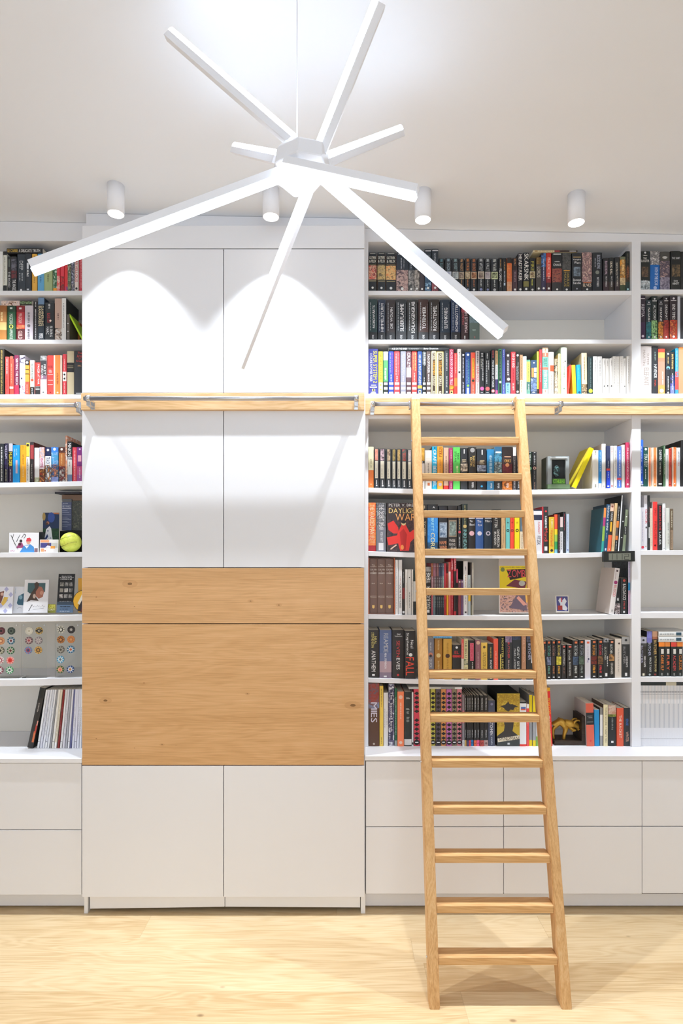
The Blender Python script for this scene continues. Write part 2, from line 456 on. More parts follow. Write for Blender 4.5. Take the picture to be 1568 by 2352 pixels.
# ------------------------------------------------------------------ bookcases
def board(bm, x0, x1, zt, zb, y0, y1, sag=0, sx0=None, sx1=None):
    """a shelf board that may sag between its ends"""
    n = 16 if sag else 1; sx0 = x0 if sx0 is None else sx0; sx1 = x1 if sx1 is None else sx1
    rows = []
    for i in range(n+1):
        x = x0+(x1-x0)*i/n; t = (x-sx0)/(sx1-sx0); s = sag*4*t*(1-t)
        rows.append([bm.verts.new(p) for p in ((x, y0+.0012, zt-s), (x, y1, zt-s), (x, y1, zb-s), (x, y0+.0012, zb-s), (x, y0, zb-s+.0012), (x, y0, zt-s-.0012))])
    for i in range(n):
        for j in range(6):
            bm.faces.new((rows[i][j], rows[i+1][j], rows[i+1][(j+1) % 6], rows[i][(j+1) % 6]))
    bm.faces.new(rows[0][::-1]); bm.faces.new(rows[-1])
PXM = YB/F
def shelf(parent, px0, px1, yt, yb, sagpx=0, sr=None):
    bm = bmesh.new(); p = parent.location
    x0, x1 = X(px0)+.0006, X(px1)-.0006
    a, b = (X(sr[0]), X(sr[1])) if sr else (x0, x1)
    board(bm, x0-p[0], x1-p[0], Z(yt)-p[2], Z(yb)-p[2], YB+.001-p[1], YI-p[1]-.001, sagpx*PXM, a-p[0], b-p[0])
    return mesh_obj('shelf', bm, M_WHITE, parent)
def sloped(name, px0, px1, y0, y1, zb, parent, zt=None):
    x0, x1 = (X(px0), X(px1)) if px0 is not None else None; p = parent.location
    bm = bmesh.new()
    v = [bm.verts.new((x-p[0], y-p[1], z-p[2])) for x in (x0, x1) for y in (y0, y1) for z in (zb, zceil(x)-.002)]
    for q in ((0, 2, 3, 1), (4, 5, 7, 6), (0, 1, 5, 4), (2, 6, 7, 3), (0, 4, 6, 2), (1, 3, 7, 5)): bm.faces.new([v[i] for i in q])
    bmesh.ops.recalc_face_normals(bm, faces=bm.faces)
    return mesh_obj(name, bm, M_WHITE, parent)
ZCR, ZCL = Z(1736.3, YT), Z(1742.2, YT)                 # worktop levels
bcr = empty('bookcase', (X(1150), YB, ZCR))
tag(bcr, 'white built-in bookcase behind the ladder, right of the tall cabinet', 'bookcase')
XR_END = 2.55
PXR = XR_END/PXM+VX
o = box('side_panel', X(838), X(845.5), YB, YI, ZCR, Z(555.3), M_WHITE, bcr)
o = box('divider', X(1450.3), X(1471), YB-.0005, YI, ZCR, Z(554.6), M_WHITE, bcr)
o = box('side_panel', XR_END-.03, XR_END, YB, YI, ZCR, Z(554), M_WHITE, bcr)
o = box('back_panel', X(838), XR_END, YI, YI+.012, ZCR, Z(554), M_BACK, bcr, 0)
sloped('top_panel', 838, PXR, YB, YI, Z(555.2), bcr)
RA = {'S1': (667.3, 677.3, 1.2), 'S2': (779.6, 789.6, 0), 'S3': (904.2, 914.6, .4), 'S4': (952.2, 961.3, 0), 'S5': (1120, 1131, 5), 'S6': (1266, 1277, 6), 'S7': (1411.3, 1421.5, 3), 'S8': (1557.5, 1567.8, 5.5)}
RB = {'S1': (664.5, 675, 0), 'S2': (778.3, 788.3, 0), 'S3': (904, 914.6, 0), 'S4': (952.2, 961.3, 0), 'S5': (1117.6, 1129, 0), 'S6': (1263.8, 1275, 0), 'S7': (1407, 1420, 0), 'S8': (1555, 1566.5, 0)}
LB = {'S1': (667.4, 678, 0), 'S2': (779.8, 790, 0), 'S3': (905.6, 916, 0), 'S4': (953.2, 963.3, 0), 'S5': (1105, 1116, 4.4), 'S6': (1268, 1279, 1.8), 'S7': (1412.6, 1426, 3.2), 'S8': (1557.5, 1572.5, 4.4)}
for v in RA.values(): shelf(bcr, 845.5, 1450.3, v[0], v[1], v[2])
for v in RB.values(): shelf(bcr, 1471, PXR-14, v[0], v[1], v[2])
bcl = empty('bookcase', (X(0), YB, ZCL))
tag(bcl, 'white built-in bookcase left of the tall cabinet, cut by the left frame edge', 'bookcase')
XL0 = -2.55; PXL = XL0/PXM+VX
box('side_panel', X(188.3), X(200), YB, YI, ZCL, Z(553.5), M_WHITE, bcl)
box('side_panel', XL0, XL0+.03, YB, YI, ZCL, Z(553.5), M_WHITE, bcl)
box('back_panel', XL0, X(200), YI, YI+.012, ZCL, Z(553.5), M_BACK, bcl, 0)
sloped('top_panel', PXL, 200, YB, YI, Z(553.5), bcl)
for v in LB.values(): shelf(bcl, PXL+14, 188.3, v[0], v[1], v[2], (-417, 188))
# shelf support pins seen under the fifth shelf
# base cabinets and worktops
YD = YT+.0065
o = box('countertop', X(838.2, YT), XR_END, YT, YI, Z(1747, YT), ZCR-.0004, M_WHITE, None, .002)
tag(o, 'white worktop ledge running along the foot of the right bookcase', 'countertop')
o = box('countertop', XL0, X(187.6, YT), YT, YI, Z(1752.6, YT), ZCL-.0004, M_WHITE, None, .002)
tag(o, 'white worktop ledge at the foot of the left bookcase', 'countertop')
def base_unit(x0, x1, zt, yrows, label):
    """carcass with two handleless drawers and a plinth"""
    c = empty('base_cabinet', ((x0+x1)/2, YD, 0)); tag(c, label, 'cabinet', 'white base cabinets under the bookcases')
    box('carcass', x0, x1, YD+.02, YI, .095, zt, M_GAP, c, 0)
    for a, b in yrows:
        box('drawer', x0+.0016, x1-.0016, YD, YD+.019, Z(b, YD), Z(a, YD), M_WHITE, c, .0012)
    box('plinth', x0, x1, YT+.065, YT+.083, .013, Z(2052, YD), M_WHITE, c, 0)
    return c
zr = Z(1748.5, YT)
base_unit(X(839.6, YD), X(1156.3, YD), zr, [(1749, 1898), (1900, 2053)], 'white handleless base cabinet with two drawers, left of and behind the ladder')
base_unit(X(1156.3, YD), X(1474.3, YD), zr, [(1748.5, 1897.3), (1899.3, 2053)], 'white handleless base cabinet with two drawers, showing right of the ladder')
base_unit(X(1474.3, YD), X(1474.3, YD)+.68, zr, [(1748.5, 1897.3), (1899.3, 2052)], 'white handleless base cabinet cut off by the right frame edge')
base_unit(X(187.4, YD)-.68, X(187.4, YD), Z(1754, YT), [(1753.5, 1905), (1907, 2055)], 'white handleless base cabinet left of the tall cabinet')

# ------------------------------------------------------------------ tall cabinet
tc = empty('tall_cabinet', (X(512, YT), YT, 0)); tag(tc, 'tall white built-in cabinet with oak fronts in the middle of the wall', 'cabinet')
xa, xb, xm = X(188.4, YT), X(836.5, YT), X(513, YT)
zt = Z(518, YT)
box('carcass', xa+.02, xb-.02, YT+.024, YI, .10, zt-.02, M_GAP, tc, 0)
box('side_panel', xa, xa+.0185, YT+.022, YI, 0, zt, M_WHITE, tc)
box('side_panel', X(828.5, YT+.02), X(838.6, YT+.02), YT+.022, YI, 0, zt, M_WHITE, tc)
box('top_panel', xa+.0186, xb-.0186, YT+.022, YI, zt-.0195, zt, M_WHITE, tc)
yf = YT+.049
bm = bmesh.new(); xl, xr = X(198, yf), X(836, yf)
v = [bm.verts.new((x-tc.location[0], y-YT, z)) for x in (xl, xr) for y in (yf, YI) for z in (zt+.0002, zceil(x)-.002)]
for q in ((0, 2, 3, 1), (4, 5, 7, 6), (0, 1, 5, 4), (2, 6, 7, 3), (0, 4, 6, 2), (1, 3, 7, 5)): bm.faces.new([v[i] for i in q])
bmesh.ops.recalc_face_normals(bm, faces=bm.faces)
mesh_obj('filler_panel', bm, M_WHITE, tc)
def front(name, px0, px1, y0, y1, m=M_WHITE, th=.019, dy=0):
    return box(name, X(px0, YT), X(px1, YT), YT+dy, YT+dy+th, Z(y1, YT), Z(y0, YT), m, tc, .0012)
front('header_panel', 188.6, 836.6, 518.2, 570)
for y0, y1 in ((572.4, 902.2), (942.6, 1303.2), (1759.6, 2060.5)):
    front('door', 188.6, 512.2, y0, y1); front('door', 514, 836.6, y0, y1)
front('drawer', 188.6, 835.6, 1305.2, 1431.8, M_OAK)
o = front('desk_flap', 188.6, 835.6, 1434.2, 1757, M_OAK2)
# loose plinth drawers, the left one dropped at its outer end
def plinth(px0, px1, ya, yb0, yb1, dy):
    bm = bmesh.new(); p = tc.location
    pts = [(X(px0, YT), Z(yb0, YT)), (X(px1, YT), Z(yb1, YT)), (X(px1, YT), Z(ya, YT)), (X(px0, YT), Z(ya, YT))]
    A = [bm.verts.new((x-p[0], dy, z)) for x, z in pts]; B = [bm.verts.new((x-p[0], dy+.018, z)) for x, z in pts]
    bm.faces.new(A); bm.faces.new(B[::-1])
    for i in range(4): bm.faces.new((A[i], B[i], B[(i+1) % 4], A[(i+1) % 4]))
    bmesh.ops.recalc_face_normals(bm, faces=bm.faces)
    mesh_obj('plinth_drawer', bm, M_WHITE, tc)
plinth(201.5, 513, 2066, 2094.5, 2090, .026); plinth(514.5, 827, 2066, 2090, 2091.5, .026)

# ------------------------------------------------------------------ rail boards, tubes, ladder
def rail(px0, px1, y0, y1, yb, ty, tx0, tx1, br, label, YP, extend=None):
    xA, xB = X(px0, YP), X(px1, YP)
    if extend: xA, xB = extend
    r = empty('ladder_rail', ((xA+xB)/2, YP, Z(y1, YP))); tag(r, label, 'rail', 'ladder rails across the bookcases')
    box('rail_board', xA, xB, YP, yb, Z(y1, YP), Z(y0, YP), M_RAIL, r, .0015)
    p = r.location; yt = YP-.052; z = Z(ty, yt)
    a, b = X(tx0, yt), X(tx1, yt)
    if extend: a = extend[0] if tx0 < 0 else a; b = extend[1] if tx1 > 1568 else b
    bm = bmesh.new(); cyl(bm, (a-p[0], yt-p[1], z-p[2]), (b-p[0], yt-p[1], z-p[2]), .0105, n=24)
    mesh_obj('tube', bm, M_METAL, r)
    for px in br:
        x = X(px, yt)-p[0]; bm = bmesh.new()
        cyl(bm, (x-.011, yt-p[1], z-p[2]), (x+.011, yt-p[1], z-p[2]), .0155, n=24)
        bbox(bm, x-.009, x+.009, yt-p[1]+.004, -.0002, z-p[2]-.012, z-p[2]-.002, .001)
        bbox(bm, x-.010, x+.010, -.005, -.0002, z-p[2]-.041, z-p[2]-.002, .0012)
        bbox(bm, x-.009, x+.009, yt-p[1]-.002, yt-p[1]+.004, z-p[2]-.034, z-p[2]-.002, .001)
        bbox(bm, x-.009, x+.009, yt-p[1]+.002, -.003, z-p[2]-.035, z-p[2]-.031, .001)
        mesh_obj('bracket', bm, M_CHROME, r)
    return yt, z
YRB = YB-.026
yt_r, z_r = rail(837.8, 1568, 914.6, 951.2, YB-.0005, 928.3, 852.5, 1700, (855.5, 1286), 'oak rail board with silver tube where the ladder hangs', YRB, (X(837.8, YRB), XR_END))
rail(185.8, 836.6, 903.2, 941.2, YT+.018, 915.2, 193, 822, (203, 818), 'oak rail board with silver tube across the tall white cabinet', YT-.022)
rail(0, 187, 916.4, 953, YB-.0005, 930.3, -200, 182, (179,), 'short oak rail board with silver tube at the left frame edge', YRB, (XL0, X(186.5, YRB)))

ZTOP = 2.566; Y0L = 2.238; SL = (2.822-2.238)/ZTOP
def yl(z): return Y0L+SL*z
lad = empty('library_ladder', (.6228, Y0L, 0)); tag(lad, 'light oak library ladder with thirteen treads leaning on the silver rail', 'ladder')
SD, SW = .058, .041
def stile(x0, x1):
    bm = bmesh.new(); p = lad.location
    prof = [(Y0L-p[1], 0), (Y0L+SD-p[1], 0)]
    top = ZTOP
    # rounded top end
    cx, cz = yl(top-.03)+SD/2-p[1], top-.03
    prof.append((yl(cz)+SD-p[1], cz))
    for i in range(1, 10):
        a = math.pi*i/10; prof.append((cx+SD/2*math.cos(a), cz+.03*math.sin(a)))
    prof.append((yl(cz)-p[1], cz))
    A = [bm.verts.new((x0-p[0], y, z)) for y, z in prof]; B = [bm.verts.new((x1-p[0], y, z)) for y, z in prof]
    bm.faces.new(A); bm.faces.new(B[::-1]); n = len(prof)
    for i in range(n): bm.faces.new((A[i], B[i], B[(i+1) % n], A[(i+1) % n]))
    bmesh.ops.recalc_face_normals(bm, faces=bm.faces)
    es = [e for e in bm.edges if len(e.link_faces) == 2 and abs(e.verts[0].co.x-e.verts[1].co.x) < 1e-5]
    bmesh.ops.bevel(bm, geom=es, offset=.003, segments=2, affect='EDGES')
    return mesh_obj('stile', bm, M_LADV, lad)
XS = (.3444, .3854, .8600, .9012)
stile(XS[0], XS[1]); stile(XS[2], XS[3])
for i in range(13):
    z = .1747+.18128*i
    yy = yl(z)
    box('tread', XS[1]+.0003, XS[2]-.0003, yy+.0005, yy+.062, z-.031, z, M_LADH, lad, .0035)
for i in (0, 4, 8, 12):      # plugs where the threaded rods end, on the outer left side
    z = .16+.18128*i; bm = bmesh.new(); p = lad.location
    cyl(bm, (XS[0]-.004-p[0], yl(z)+.03-p[1], z), (XS[0]+.001-p[0], yl(z)+.03-p[1], z), .005, n=12)
    mesh_obj('rod_end', bm, M_CHROME, lad)
for x0, x1 in ((XS[0]-.009, XS[0]-.0005), (XS[2]-.0085, XS[2]-.0005)):     # hooks over the tube
    bm = bmesh.new(); p = lad.location
    cyl(bm, (x0-p[0], yt_r-p[1], z_r), (x1-p[0], yt_r-p[1], z_r), .0175, n=24)
    bbox(bm, x0-p[0]+.001, x1-p[0], yl(z_r)+.02-p[1], yt_r-p[1], z_r-.03, z_r-.0, .001)
    mesh_obj('rail_hook', bm, M_CHROME, lad)

# ------------------------------------------------------------------ ceiling spots
def spot(x, y, label, vis=True):
    zc = zceil(x)-.001; L = .131
    s = empty('ceiling_spotlight', (x, y, zc)); tag(s, label, 'ceiling lamp', 'white cylinder spotlights on the ceiling')
    bm = bmesh.new()
    # tube wall with an inner lip
    R, n = .038, 40
    prof = [(R, 0.004), (R, -L), (R-.003, -L-.0004), (R-.003, -L+.004)]
    rings = [[bm.verts.new((r*math.cos(6.28318*i/n), r*math.sin(6.28318*i/n), z)) for i in range(n)] for r, z in prof]
    for k in range(3):
        for i in range(n):
            f = bm.faces.new((rings[k][i], rings[k][(i+1) % n], rings[k+1][(i+1) % n], rings[k+1][i])); f.smooth = k == 0
    bm.faces.new(rings[0]); bmesh.ops.recalc_face_normals(bm, faces=bm.faces)
    mesh_obj('housing', bm, M_LAMPW, s)
    bm = bmesh.new(); cyl(bm, (0, 0, -L+.004), (0, 0, -L+.0025), R-.0032, n=36)
    mesh_obj('lens', bm, M_LENS, s)
    ld = bpy.data.lights.new('spot_beam', 'SPOT'); ld.energy = SPOT_E if y > 2 else SPOT_FILL_E; ld.color = (.86, .93, 1)
    ld.spot_size = math.radians(90); ld.spot_blend = .85; ld.shadow_soft_size = .012
    lo = bpy.data.objects.new('spot_beam', ld); lo.location = (0, 0, -L-.004); link(lo, s)
for px, lab in ((266, 'white cylinder ceiling spotlight, leftmost of the four, above the tall cabinet'), (622, 'white cylinder ceiling spotlight just below the star lamp hub'),
                (971, 'white cylinder ceiling spotlight beside the tip of a star lamp arm'), (1323, 'white cylinder ceiling spotlight, rightmost of the four')):
    spot((px-VX)*2.65/F, 2.65, lab)
for x, q_ in ((-1.75, 'left'), (1.79, 'right')): spot(x, 2.65, f'white cylinder ceiling spotlight outside the frame beyond its {q_} edge')
for x, q_ in ((-1.5, 'leftmost'), (0, 'middle'), (1.5, 'rightmost')): spot(x, .1, f'white cylinder spotlight added for fill behind the viewpoint, {q_} of three')  # extra row out of view, added to raise the room's fill light

# ------------------------------------------------------------------ star chandelier
def P3(px, py, Y): return Vector((X(px, Y), Y, Z(py, Y)))
HY = 1.6
hub = P3(692, 375, HY)
ch = empty('chandelier', (hub[0], hub[1], hub[2])); tag(ch, 'white star-shaped hanging lamp with eight glowing LED arms', 'chandelier')
bm = bmesh.new()
# faceted hub: two stacked irregular prisms
random.seed(4)
def ring(cx, cy, cz, r, n, tilt, sq=1.0):
    return [bm.verts.new((cx+r*math.cos(6.2832*i/n+.2), cy+r*math.sin(6.2832*i/n+.2), cz+sq*.012*math.sin(6.2832*i/n*1+tilt))) for i in range(n)]
R1 = ring(0, 0, .048, .052, 7, 0); R2 = ring(0, 0, .024, .078, 7, 1); R3 = ring(-.004, 0, -.026, .082, 7, 2); R4 = ring(0, 0, -.052, .056, 7, 3)
for A, B in ((R1, R2), (R2, R3), (R3, R4)):
    for i in range(7): bm.faces.new((A[i], A[(i+1) % 7], B[(i+1) % 7], B[i]))
bm.faces.new(R1); bm.faces.new(R4[::-1]); bmesh.ops.recalc_face_normals(bm, faces=bm.faces)
bmesh.ops.bevel(bm, geom=list(bm.edges), offset=.002, segments=1, affect='EDGES')
mesh_obj('hub', bm, M_LAMPW, ch)
bm = bmesh.new(); cyl(bm, (-.012, 0, .045), (-.012, 0, zceil(hub[0])-hub[2]-.02), .0016, n=8)
mesh_obj('suspension_cord', bm, M_LAMPW, ch)
bm = bmesh.new(); zz = zceil(hub[0])-hub[2]; cyl(bm, (-.012, 0, zz-.028), (-.012, 0, zz-.001), .055, n=32)
mesh_obj('canopy', bm, M_LAMPW, ch)
ARMS = [  # start px, tip px, tip depth, side of the diffuser in the picture (x right, z up), start depth
 ((668, 318), (390, 76), 1.72, (1, 1.1), 1.60), ((735, 342), (868, 8), 1.50, (-1, -.2), 1.58), ((748, 367), (920, 300), 2.05, (0, 1), 1.62),
 ((655, 380), (955, 446), 1.42, (-.2, -1), 1.54), ((735, 402), (1153, 765), 1.42, (-1, -.7), 1.60), ((715, 410), (547, 843), 1.8, (-.45, -.3, -.8), 1.62),
 ((640, 405), (74, 618), 1.46, (-.2, -1), 1.57), ((636, 360), (538, 339), 2.15, (.2, 1), 1.66)]
for (sx, sy), (ex, ey), ye, sd, ys in ARMS:
    a, b = P3(sx, sy, ys), P3(ex, ey, ye); d = (b-a).normalized()
    # start inside the hub
    a = a-d*.006
    s = Vector((sd[0], sd[2] if len(sd) > 2 else 0, sd[1])); s = (s-d*s.dot(d)).normalized(); t = d.cross(s).normalized()
    def pt(q, u, v): return q+s*u+t*v-hub
    arm = empty('lamp_arm', (0, 0, 0)); arm.parent = ch
    bm = bmesh.new()
    prof = [(-.020, -.011), (-.020, .011), (.0005, .011), (.0005, -.011)]
    A = [bm.verts.new(pt(a, *q)) for q in prof]; B = [bm.verts.new(pt(b, *q)) for q in prof]
    bm.faces.new(A); bm.faces.new(B[::-1])
    for i in range(4): bm.faces.new((A[i], B[i], B[(i+1) % 4], A[(i+1) % 4]))
    bmesh.ops.recalc_face_normals(bm, faces=bm.faces); bmesh.ops.bevel(bm, geom=list(bm.edges), offset=.001, segments=1, affect='EDGES')
    hs = mesh_obj('arm_profile', bm, M_LAMPW, arm)
    bm = bmesh.new(); prof = [(.001, -.010)]+[(.006+.012*math.sin(math.pi*k/8), -.010*math.cos(math.pi*k/8)) for k in range(9)]+[(.001, .010)]
    a2, b2 = a+d*.004, b+d*.002; n = len(prof)
    A = [bm.verts.new(pt(a2, *q)) for q in prof]; B = [bm.verts.new(pt(b2, *q)) for q in prof]
    bm.faces.new(A); bm.faces.new(B[::-1])
    for i in range(n): bm.faces.new((A[i], B[i], B[(i+1) % n], A[(i+1) % n]))
    bmesh.ops.recalc_face_normals(bm, faces=bm.faces)
    mesh_obj('led_diffuser', bm, M_TUBE, arm)

# ------------------------------------------------------------------ the books, shelf by shelf
A_, B_, L_ = (845.5, 1450.3), (1471, 2000), (-417, 188.3)
def bay(q, s): return (q[0], q[1], s)
rl1 = do_row('top left-bookcase shelf', 667.4, bay(L_, 0), '''
-8-2.5 575 e8e8e4
3-12 574 24282a:.09,d8d8cc:.84,24282a ; l333|.15,.8
13-20.5 585 24272a ; tTHE ROAD|ddd|.43,.87 ; r667066|.08,.3,.3,.7
21.5-34.5 586 26282c:.07,~6a6a78~2a2a30:.4,~7a3038~2a2a30:.62,26282c ; tTHE ANGLE|eee|.66,.96,.3,.85
35.5-53.5 580 323a44 ; tDEEP|c8ccd0|.18,.42,.3,.75 ; lc8ccd0|.5,.72,.55,.75 ; lc8ccd0|.5,.72,.25,.42 ; oe8e8e8|.95,.14
54.5-68.5 580 2c333d ; rdde2e8|.24,.4,.3,.6 ; lf0f0f0|.42,.6,.2,.7 ; rc8ccd0|.92,.96,.3,.65
69.5-81 580 e8b048 ; l8a6020|.05,.3 ; l8a6020|.62,.76
82-97 579 62a8d4 ; l2a5a80|.05,.22 ; l2a5a80|.6,.75
98-117 579 a4b480 ; l606a40|.05,.3 ; l606a40|.55,.75
118-127 577 ~e8e8e0~4a8a60~303030:.9,f0a030
127.5-134.5 577 e04050:.6,~e04040~eed8c8
135-143.5 577 e04050:.6,~d03038~403030
144-151.5 577 e03a40:.86,~e03a40~3050a0
152-159.5 578 ~c8c0a8~484838~90a080
160-167 578 ~c0c4d8~3a4058~a8a0a0
168.5-177.5 579 e8d8d0 ; tMARVELLOUS|c03040|.1,.75 ; o333|.92,.3
178.5-188 580 c83848 ; lf0b0b0|.05,.9
''')
o = lying(12, 95, 567, 579, '1e1e20', ['tA DELICATE TRUTH|eeeeea|.34,.93,.2,.8', 'tLE CARRE|e8c050|.03,.31,.2,.8'], 'black hardback with cream title lying flat on the black books, top left shelf', group='books lying on other books', depth=.2)
rl2 = do_row('second left-bookcase shelf', 779.8, bay(L_, 0), '''
-10-11.5 699 9a6030:.18,b07840:.48,e0b070:.7,a06a30 ; lf0d8a0|.2,.45
12.5-31.5 699 1c3a28:.18,1f5434 ; rd8e0d8|.05,.1,.35,.65 ; tMAGICIAN|cfd8c8|.24,.52,.25,.75 ; oc8c860|.6,.26 ; o303a20|.6,.15 ; tAPPRENTICE|cfd8c8|.68,.96,.25,.75
33-52 699 8a2028:.18,b83038:.55,~e04030~f09060:.66,5a1c20 ; re8d8d8|.05,.1,.35,.65 ; tMAGICIAN|f0c8c0|.22,.5,.25,.75 ; tGUILD|e8c8c0|.72,.95,.25,.75
53.5-72 699 ccc2ca ; l5a525a|.2,.5,.3,.7 ; o6a6268|.58,.2 ; l5a525a|.68,.95,.3,.7
73-83 689 26242a ; ld8d8d8|.02,.15 ; ld8d8d8|.2,.95
84-98.5 681 6c88a8:.16,26303a ; tBARBAREN|e8d8b0|.2,.66,.1,.5 ; tDAMMERUNG|e8d8b0|.2,.66,.52,.92 ; tPIPER|fff|.84,.96
99.5-120.5 692 2c3034 @h ; tBLACK OUT|c83038|.28,.54,.15,.7 ; of0d8c8|.48,.12,.62 ; tMARC|eee|.64,.84,.15,.45 ; tELSBERG|eee|.62,.9,.55,.85 ; ld8d8d8|.04,.16
121.5-138 682 c8a898:.7,~2c2a2a~c8b0a0~e8e8e8 @h @Sb89888 ; l604040|.35,.5
138.5-148.5 682 ecebe8 @S2a2a2c @h ; l888|.12,.7
149.5-156 719 6a625a ; oe8e8e8|.35,.2 ; oe8e8e8|.65,.2
''')
# lime book leaning against the cabinet side, orange box cover behind it
o = make_book(.008, .152, .14, 'b8e020', [], False, 'a8d020'); o.rotation_euler = (0, -math.atan2(36, 68), 0)
o.location = (X(186.2), YB+.02, Z(779.8)+.0042); tag(o, 'thin lime green book leaning at a steep slant on the second shelf, left bookcase', 'book')
o = make_book(.0100, .128, .16, 'b86820', [], False, 'b06018'); o.location = (X(160.2), YB+.1, Z(779.8)+.0002); tag(o, 'orange-brown paperback set back behind the slanting lime green book', 'book')
o = lying(0, 70, 688, 699, '~6a4030~e8d0c0~b8a8b0:.6,2c2a26', ['tFUZZY NATION|b8e0a0|.63,.99,.2,.85'], 'pictured paperback with green lettering lying flat, second shelf, left bookcase', group='books lying on other books', depth=.13)
rl3 = do_row('third left-bookcase shelf', 905.6, bay(L_, 0), '''
-12-6 799 2a2418 @h @S1a1814 ; lb09858|.03,.97,.55,.85
8-16.5 817 e0504c ; lf0e0e0|.06,.45 ; l8a2020|.5,.85
17-27 815 3a3a3a:.07,e8503f ; oe8604c|.045,.4 ; lf8a080|.2,.7 ; re8d0c0|.78,.84
29-39.5 814 7c2448:.75,b83050 ; tSERVING THE REICH|f4e8ee|.08,.75,.35,.9
40.5-53.5 814 ~d8d4e8~3a3040:.2,dcd8ec:.74,~3a3a50~d8d8e8~c04060 @Sd0cce0 ; r303040|.56,.6,.3,.55
54.5-64 826 2a2424:.14,e8a040:.62,e85444 ; oeee|.06,.3 ; r2a2424|.25,.27 ; r2a2424|.38,.4 ; lf8d8c0|.7,.95
65.5-75 825 e6e4dc:.77,222426 ; l2a5a4a|.1,.55 ; oe05030|.57,.33 ; lf0f0f0|.8,.98
76.5-88 827 2a2424:.04,e8443c:.73,2a2828 ; tPANZER AT WAR|f8e8e8|.1,.68,.5,.9 ; reee|.75,.76 ; reee|.79,.8 ; reee|.83,.84
89-103.5 815 ~c8c8c8~303030:.12,3a3a3e:.5,8a6a80:.6,ecebee ; tWORLD WAR|eee|.24,.58,.15,.5 ; tFIRST|fff|.22,.48,.58,.88 ; o444|.93,.12
105-119 814 f0443c ; hWAR|222|.25,.32,.1,.9 ; lf8a8a0|.36,.45,.1,.9 ; rf8c0b8|.48,.49 ; rf8c0b8|.62,.63 ; rf8c0b8|.73,.745 ; o8a2020|.93,.14
120-139 814 f2e0cc ; rf0843c|.0,.999,.2,.82 ; l7a4020|.45,.75 ; of8f0e0|.94,.1
140.5-149 811 d8404a:.43,f2ece4:.66,d8404a ; oe8e0d8|.55,.4 ; o1e1e1e|.5,.26 ; o1e1e1e|.6,.26 ; of2ece4|.54,.14 ; lf8d0c8|.12,.4 ; lf8d0c8|.7,.95
150-166 804 c4b594:.26,1c1a1a:.48,c4b594 @h ; rb8a880|.33,.34 ; rb8a880|.37,.38
167.5-188 803 2c2e32 @h ; hThe|d84840|.03,.08,.4,.9 ; hArms|d84840|.09,.16,.3,.95 ; hof|d84840|.17,.2,.5,.75 ; hKrupp|d84840|.21,.27,.25,.95 ; lc09060|.33,.36,.3,.9 ; rc8c8c8|.955,.97,.2,.9
''')
rl4 = do_row('fourth left-bookcase shelf', 1105, bay(L_, 4.4), '''
-6-5 1018 282c30 ; leee|.08,.95,.4,.8
6-14 1017 2c2844:.4,~3a3068~242030:.65,2a2438 ; tWILLIAM|d8d0e8|.05,.38 ; ld8d8a8|.65,.95
15-24.5 1017 d0ccd4:.2,2a2030:.6,3a2a48 ; tMURDER|e8d840|.22,.58,.1,.85 ; ld8d0e0|.65,.95
25.5-41 1021 1c9ce4 ; lcfe8f8|.1,.32,.25,.4 ; lcfe8f8|.1,.28,.55,.7 ; rd8b8c8|.4,.75,.45,.75
42-56.5 1021 f8ae28 ; lb07010|.02,.12,.4,.55 ; lc88020|.25,.5 ; lf8d890|.55,.85
57-64.5 1016 f2dc50:.35,eceae0 ; o3a3a20|.06,.4 ; r6a6030|.34,.35 ; l3a3a3a|.4,.95
65.5-73.5 1014 3a3638:.07,a83c40:.42,2c2828 @S5a2020 ; lc86060|.1,.4 ; lc8c0b8|.55,.9
74.5-86 1027 ecebea:.85,~d8d8c0~8a8a50
87-98.5 1026 ~b8c8e8~f0b090~7ab0d8:.3,f0e0e4:.62,~e09040~402820~c04030 ; tRHYME|c03080|.32,.58
99.5-113.5 1026 1c2850:.25,e8ecf4:.5,~e08830~303848~e8e8e8 ; of0f0f8|.08,.2 ; tTRACK|1c2850|.28,.48,.1,.9 ; reee|.74,.86,.4,.7
114.5-130.5 1026 3a80d8:.15,~a0c8e8~5a90c8~3a98c0:.5,~4a70a8~30405a~e0a070:.85,~8090c8~a0a8d8 ; of0f4f8|.06,.2 ; tLOGAN|e88c60|.5,.82,.35,.75
131.5-145.5 1026 5a3028:.16,b87038:.55,~d8d0c8~503030~902828 ; of0e8e0|.06,.2 ; lf0c080|.2,.5
146.5-150.5 999 ~f0e4dc~e08858~e8c8b8
151.5-162 1013 1e1e20:.38,~58607a~d8d8d8:.45,dcdcd8:.82,6a80a0 ; tMINION|eee|.04,.36,.15,.85 ; l8a8a90|.5,.62
162.5-172.5 1026 e04858 ; lf8d0d0|.1,.95,.4,.75
173.5-187.8 1026 7c2c78:.56,c85088:.8,a05090 ; od8c8d8|.06,.15 ; re0a0b0|.24,.42,.2,.75 ; lf0d0e0|.6,.9
''')
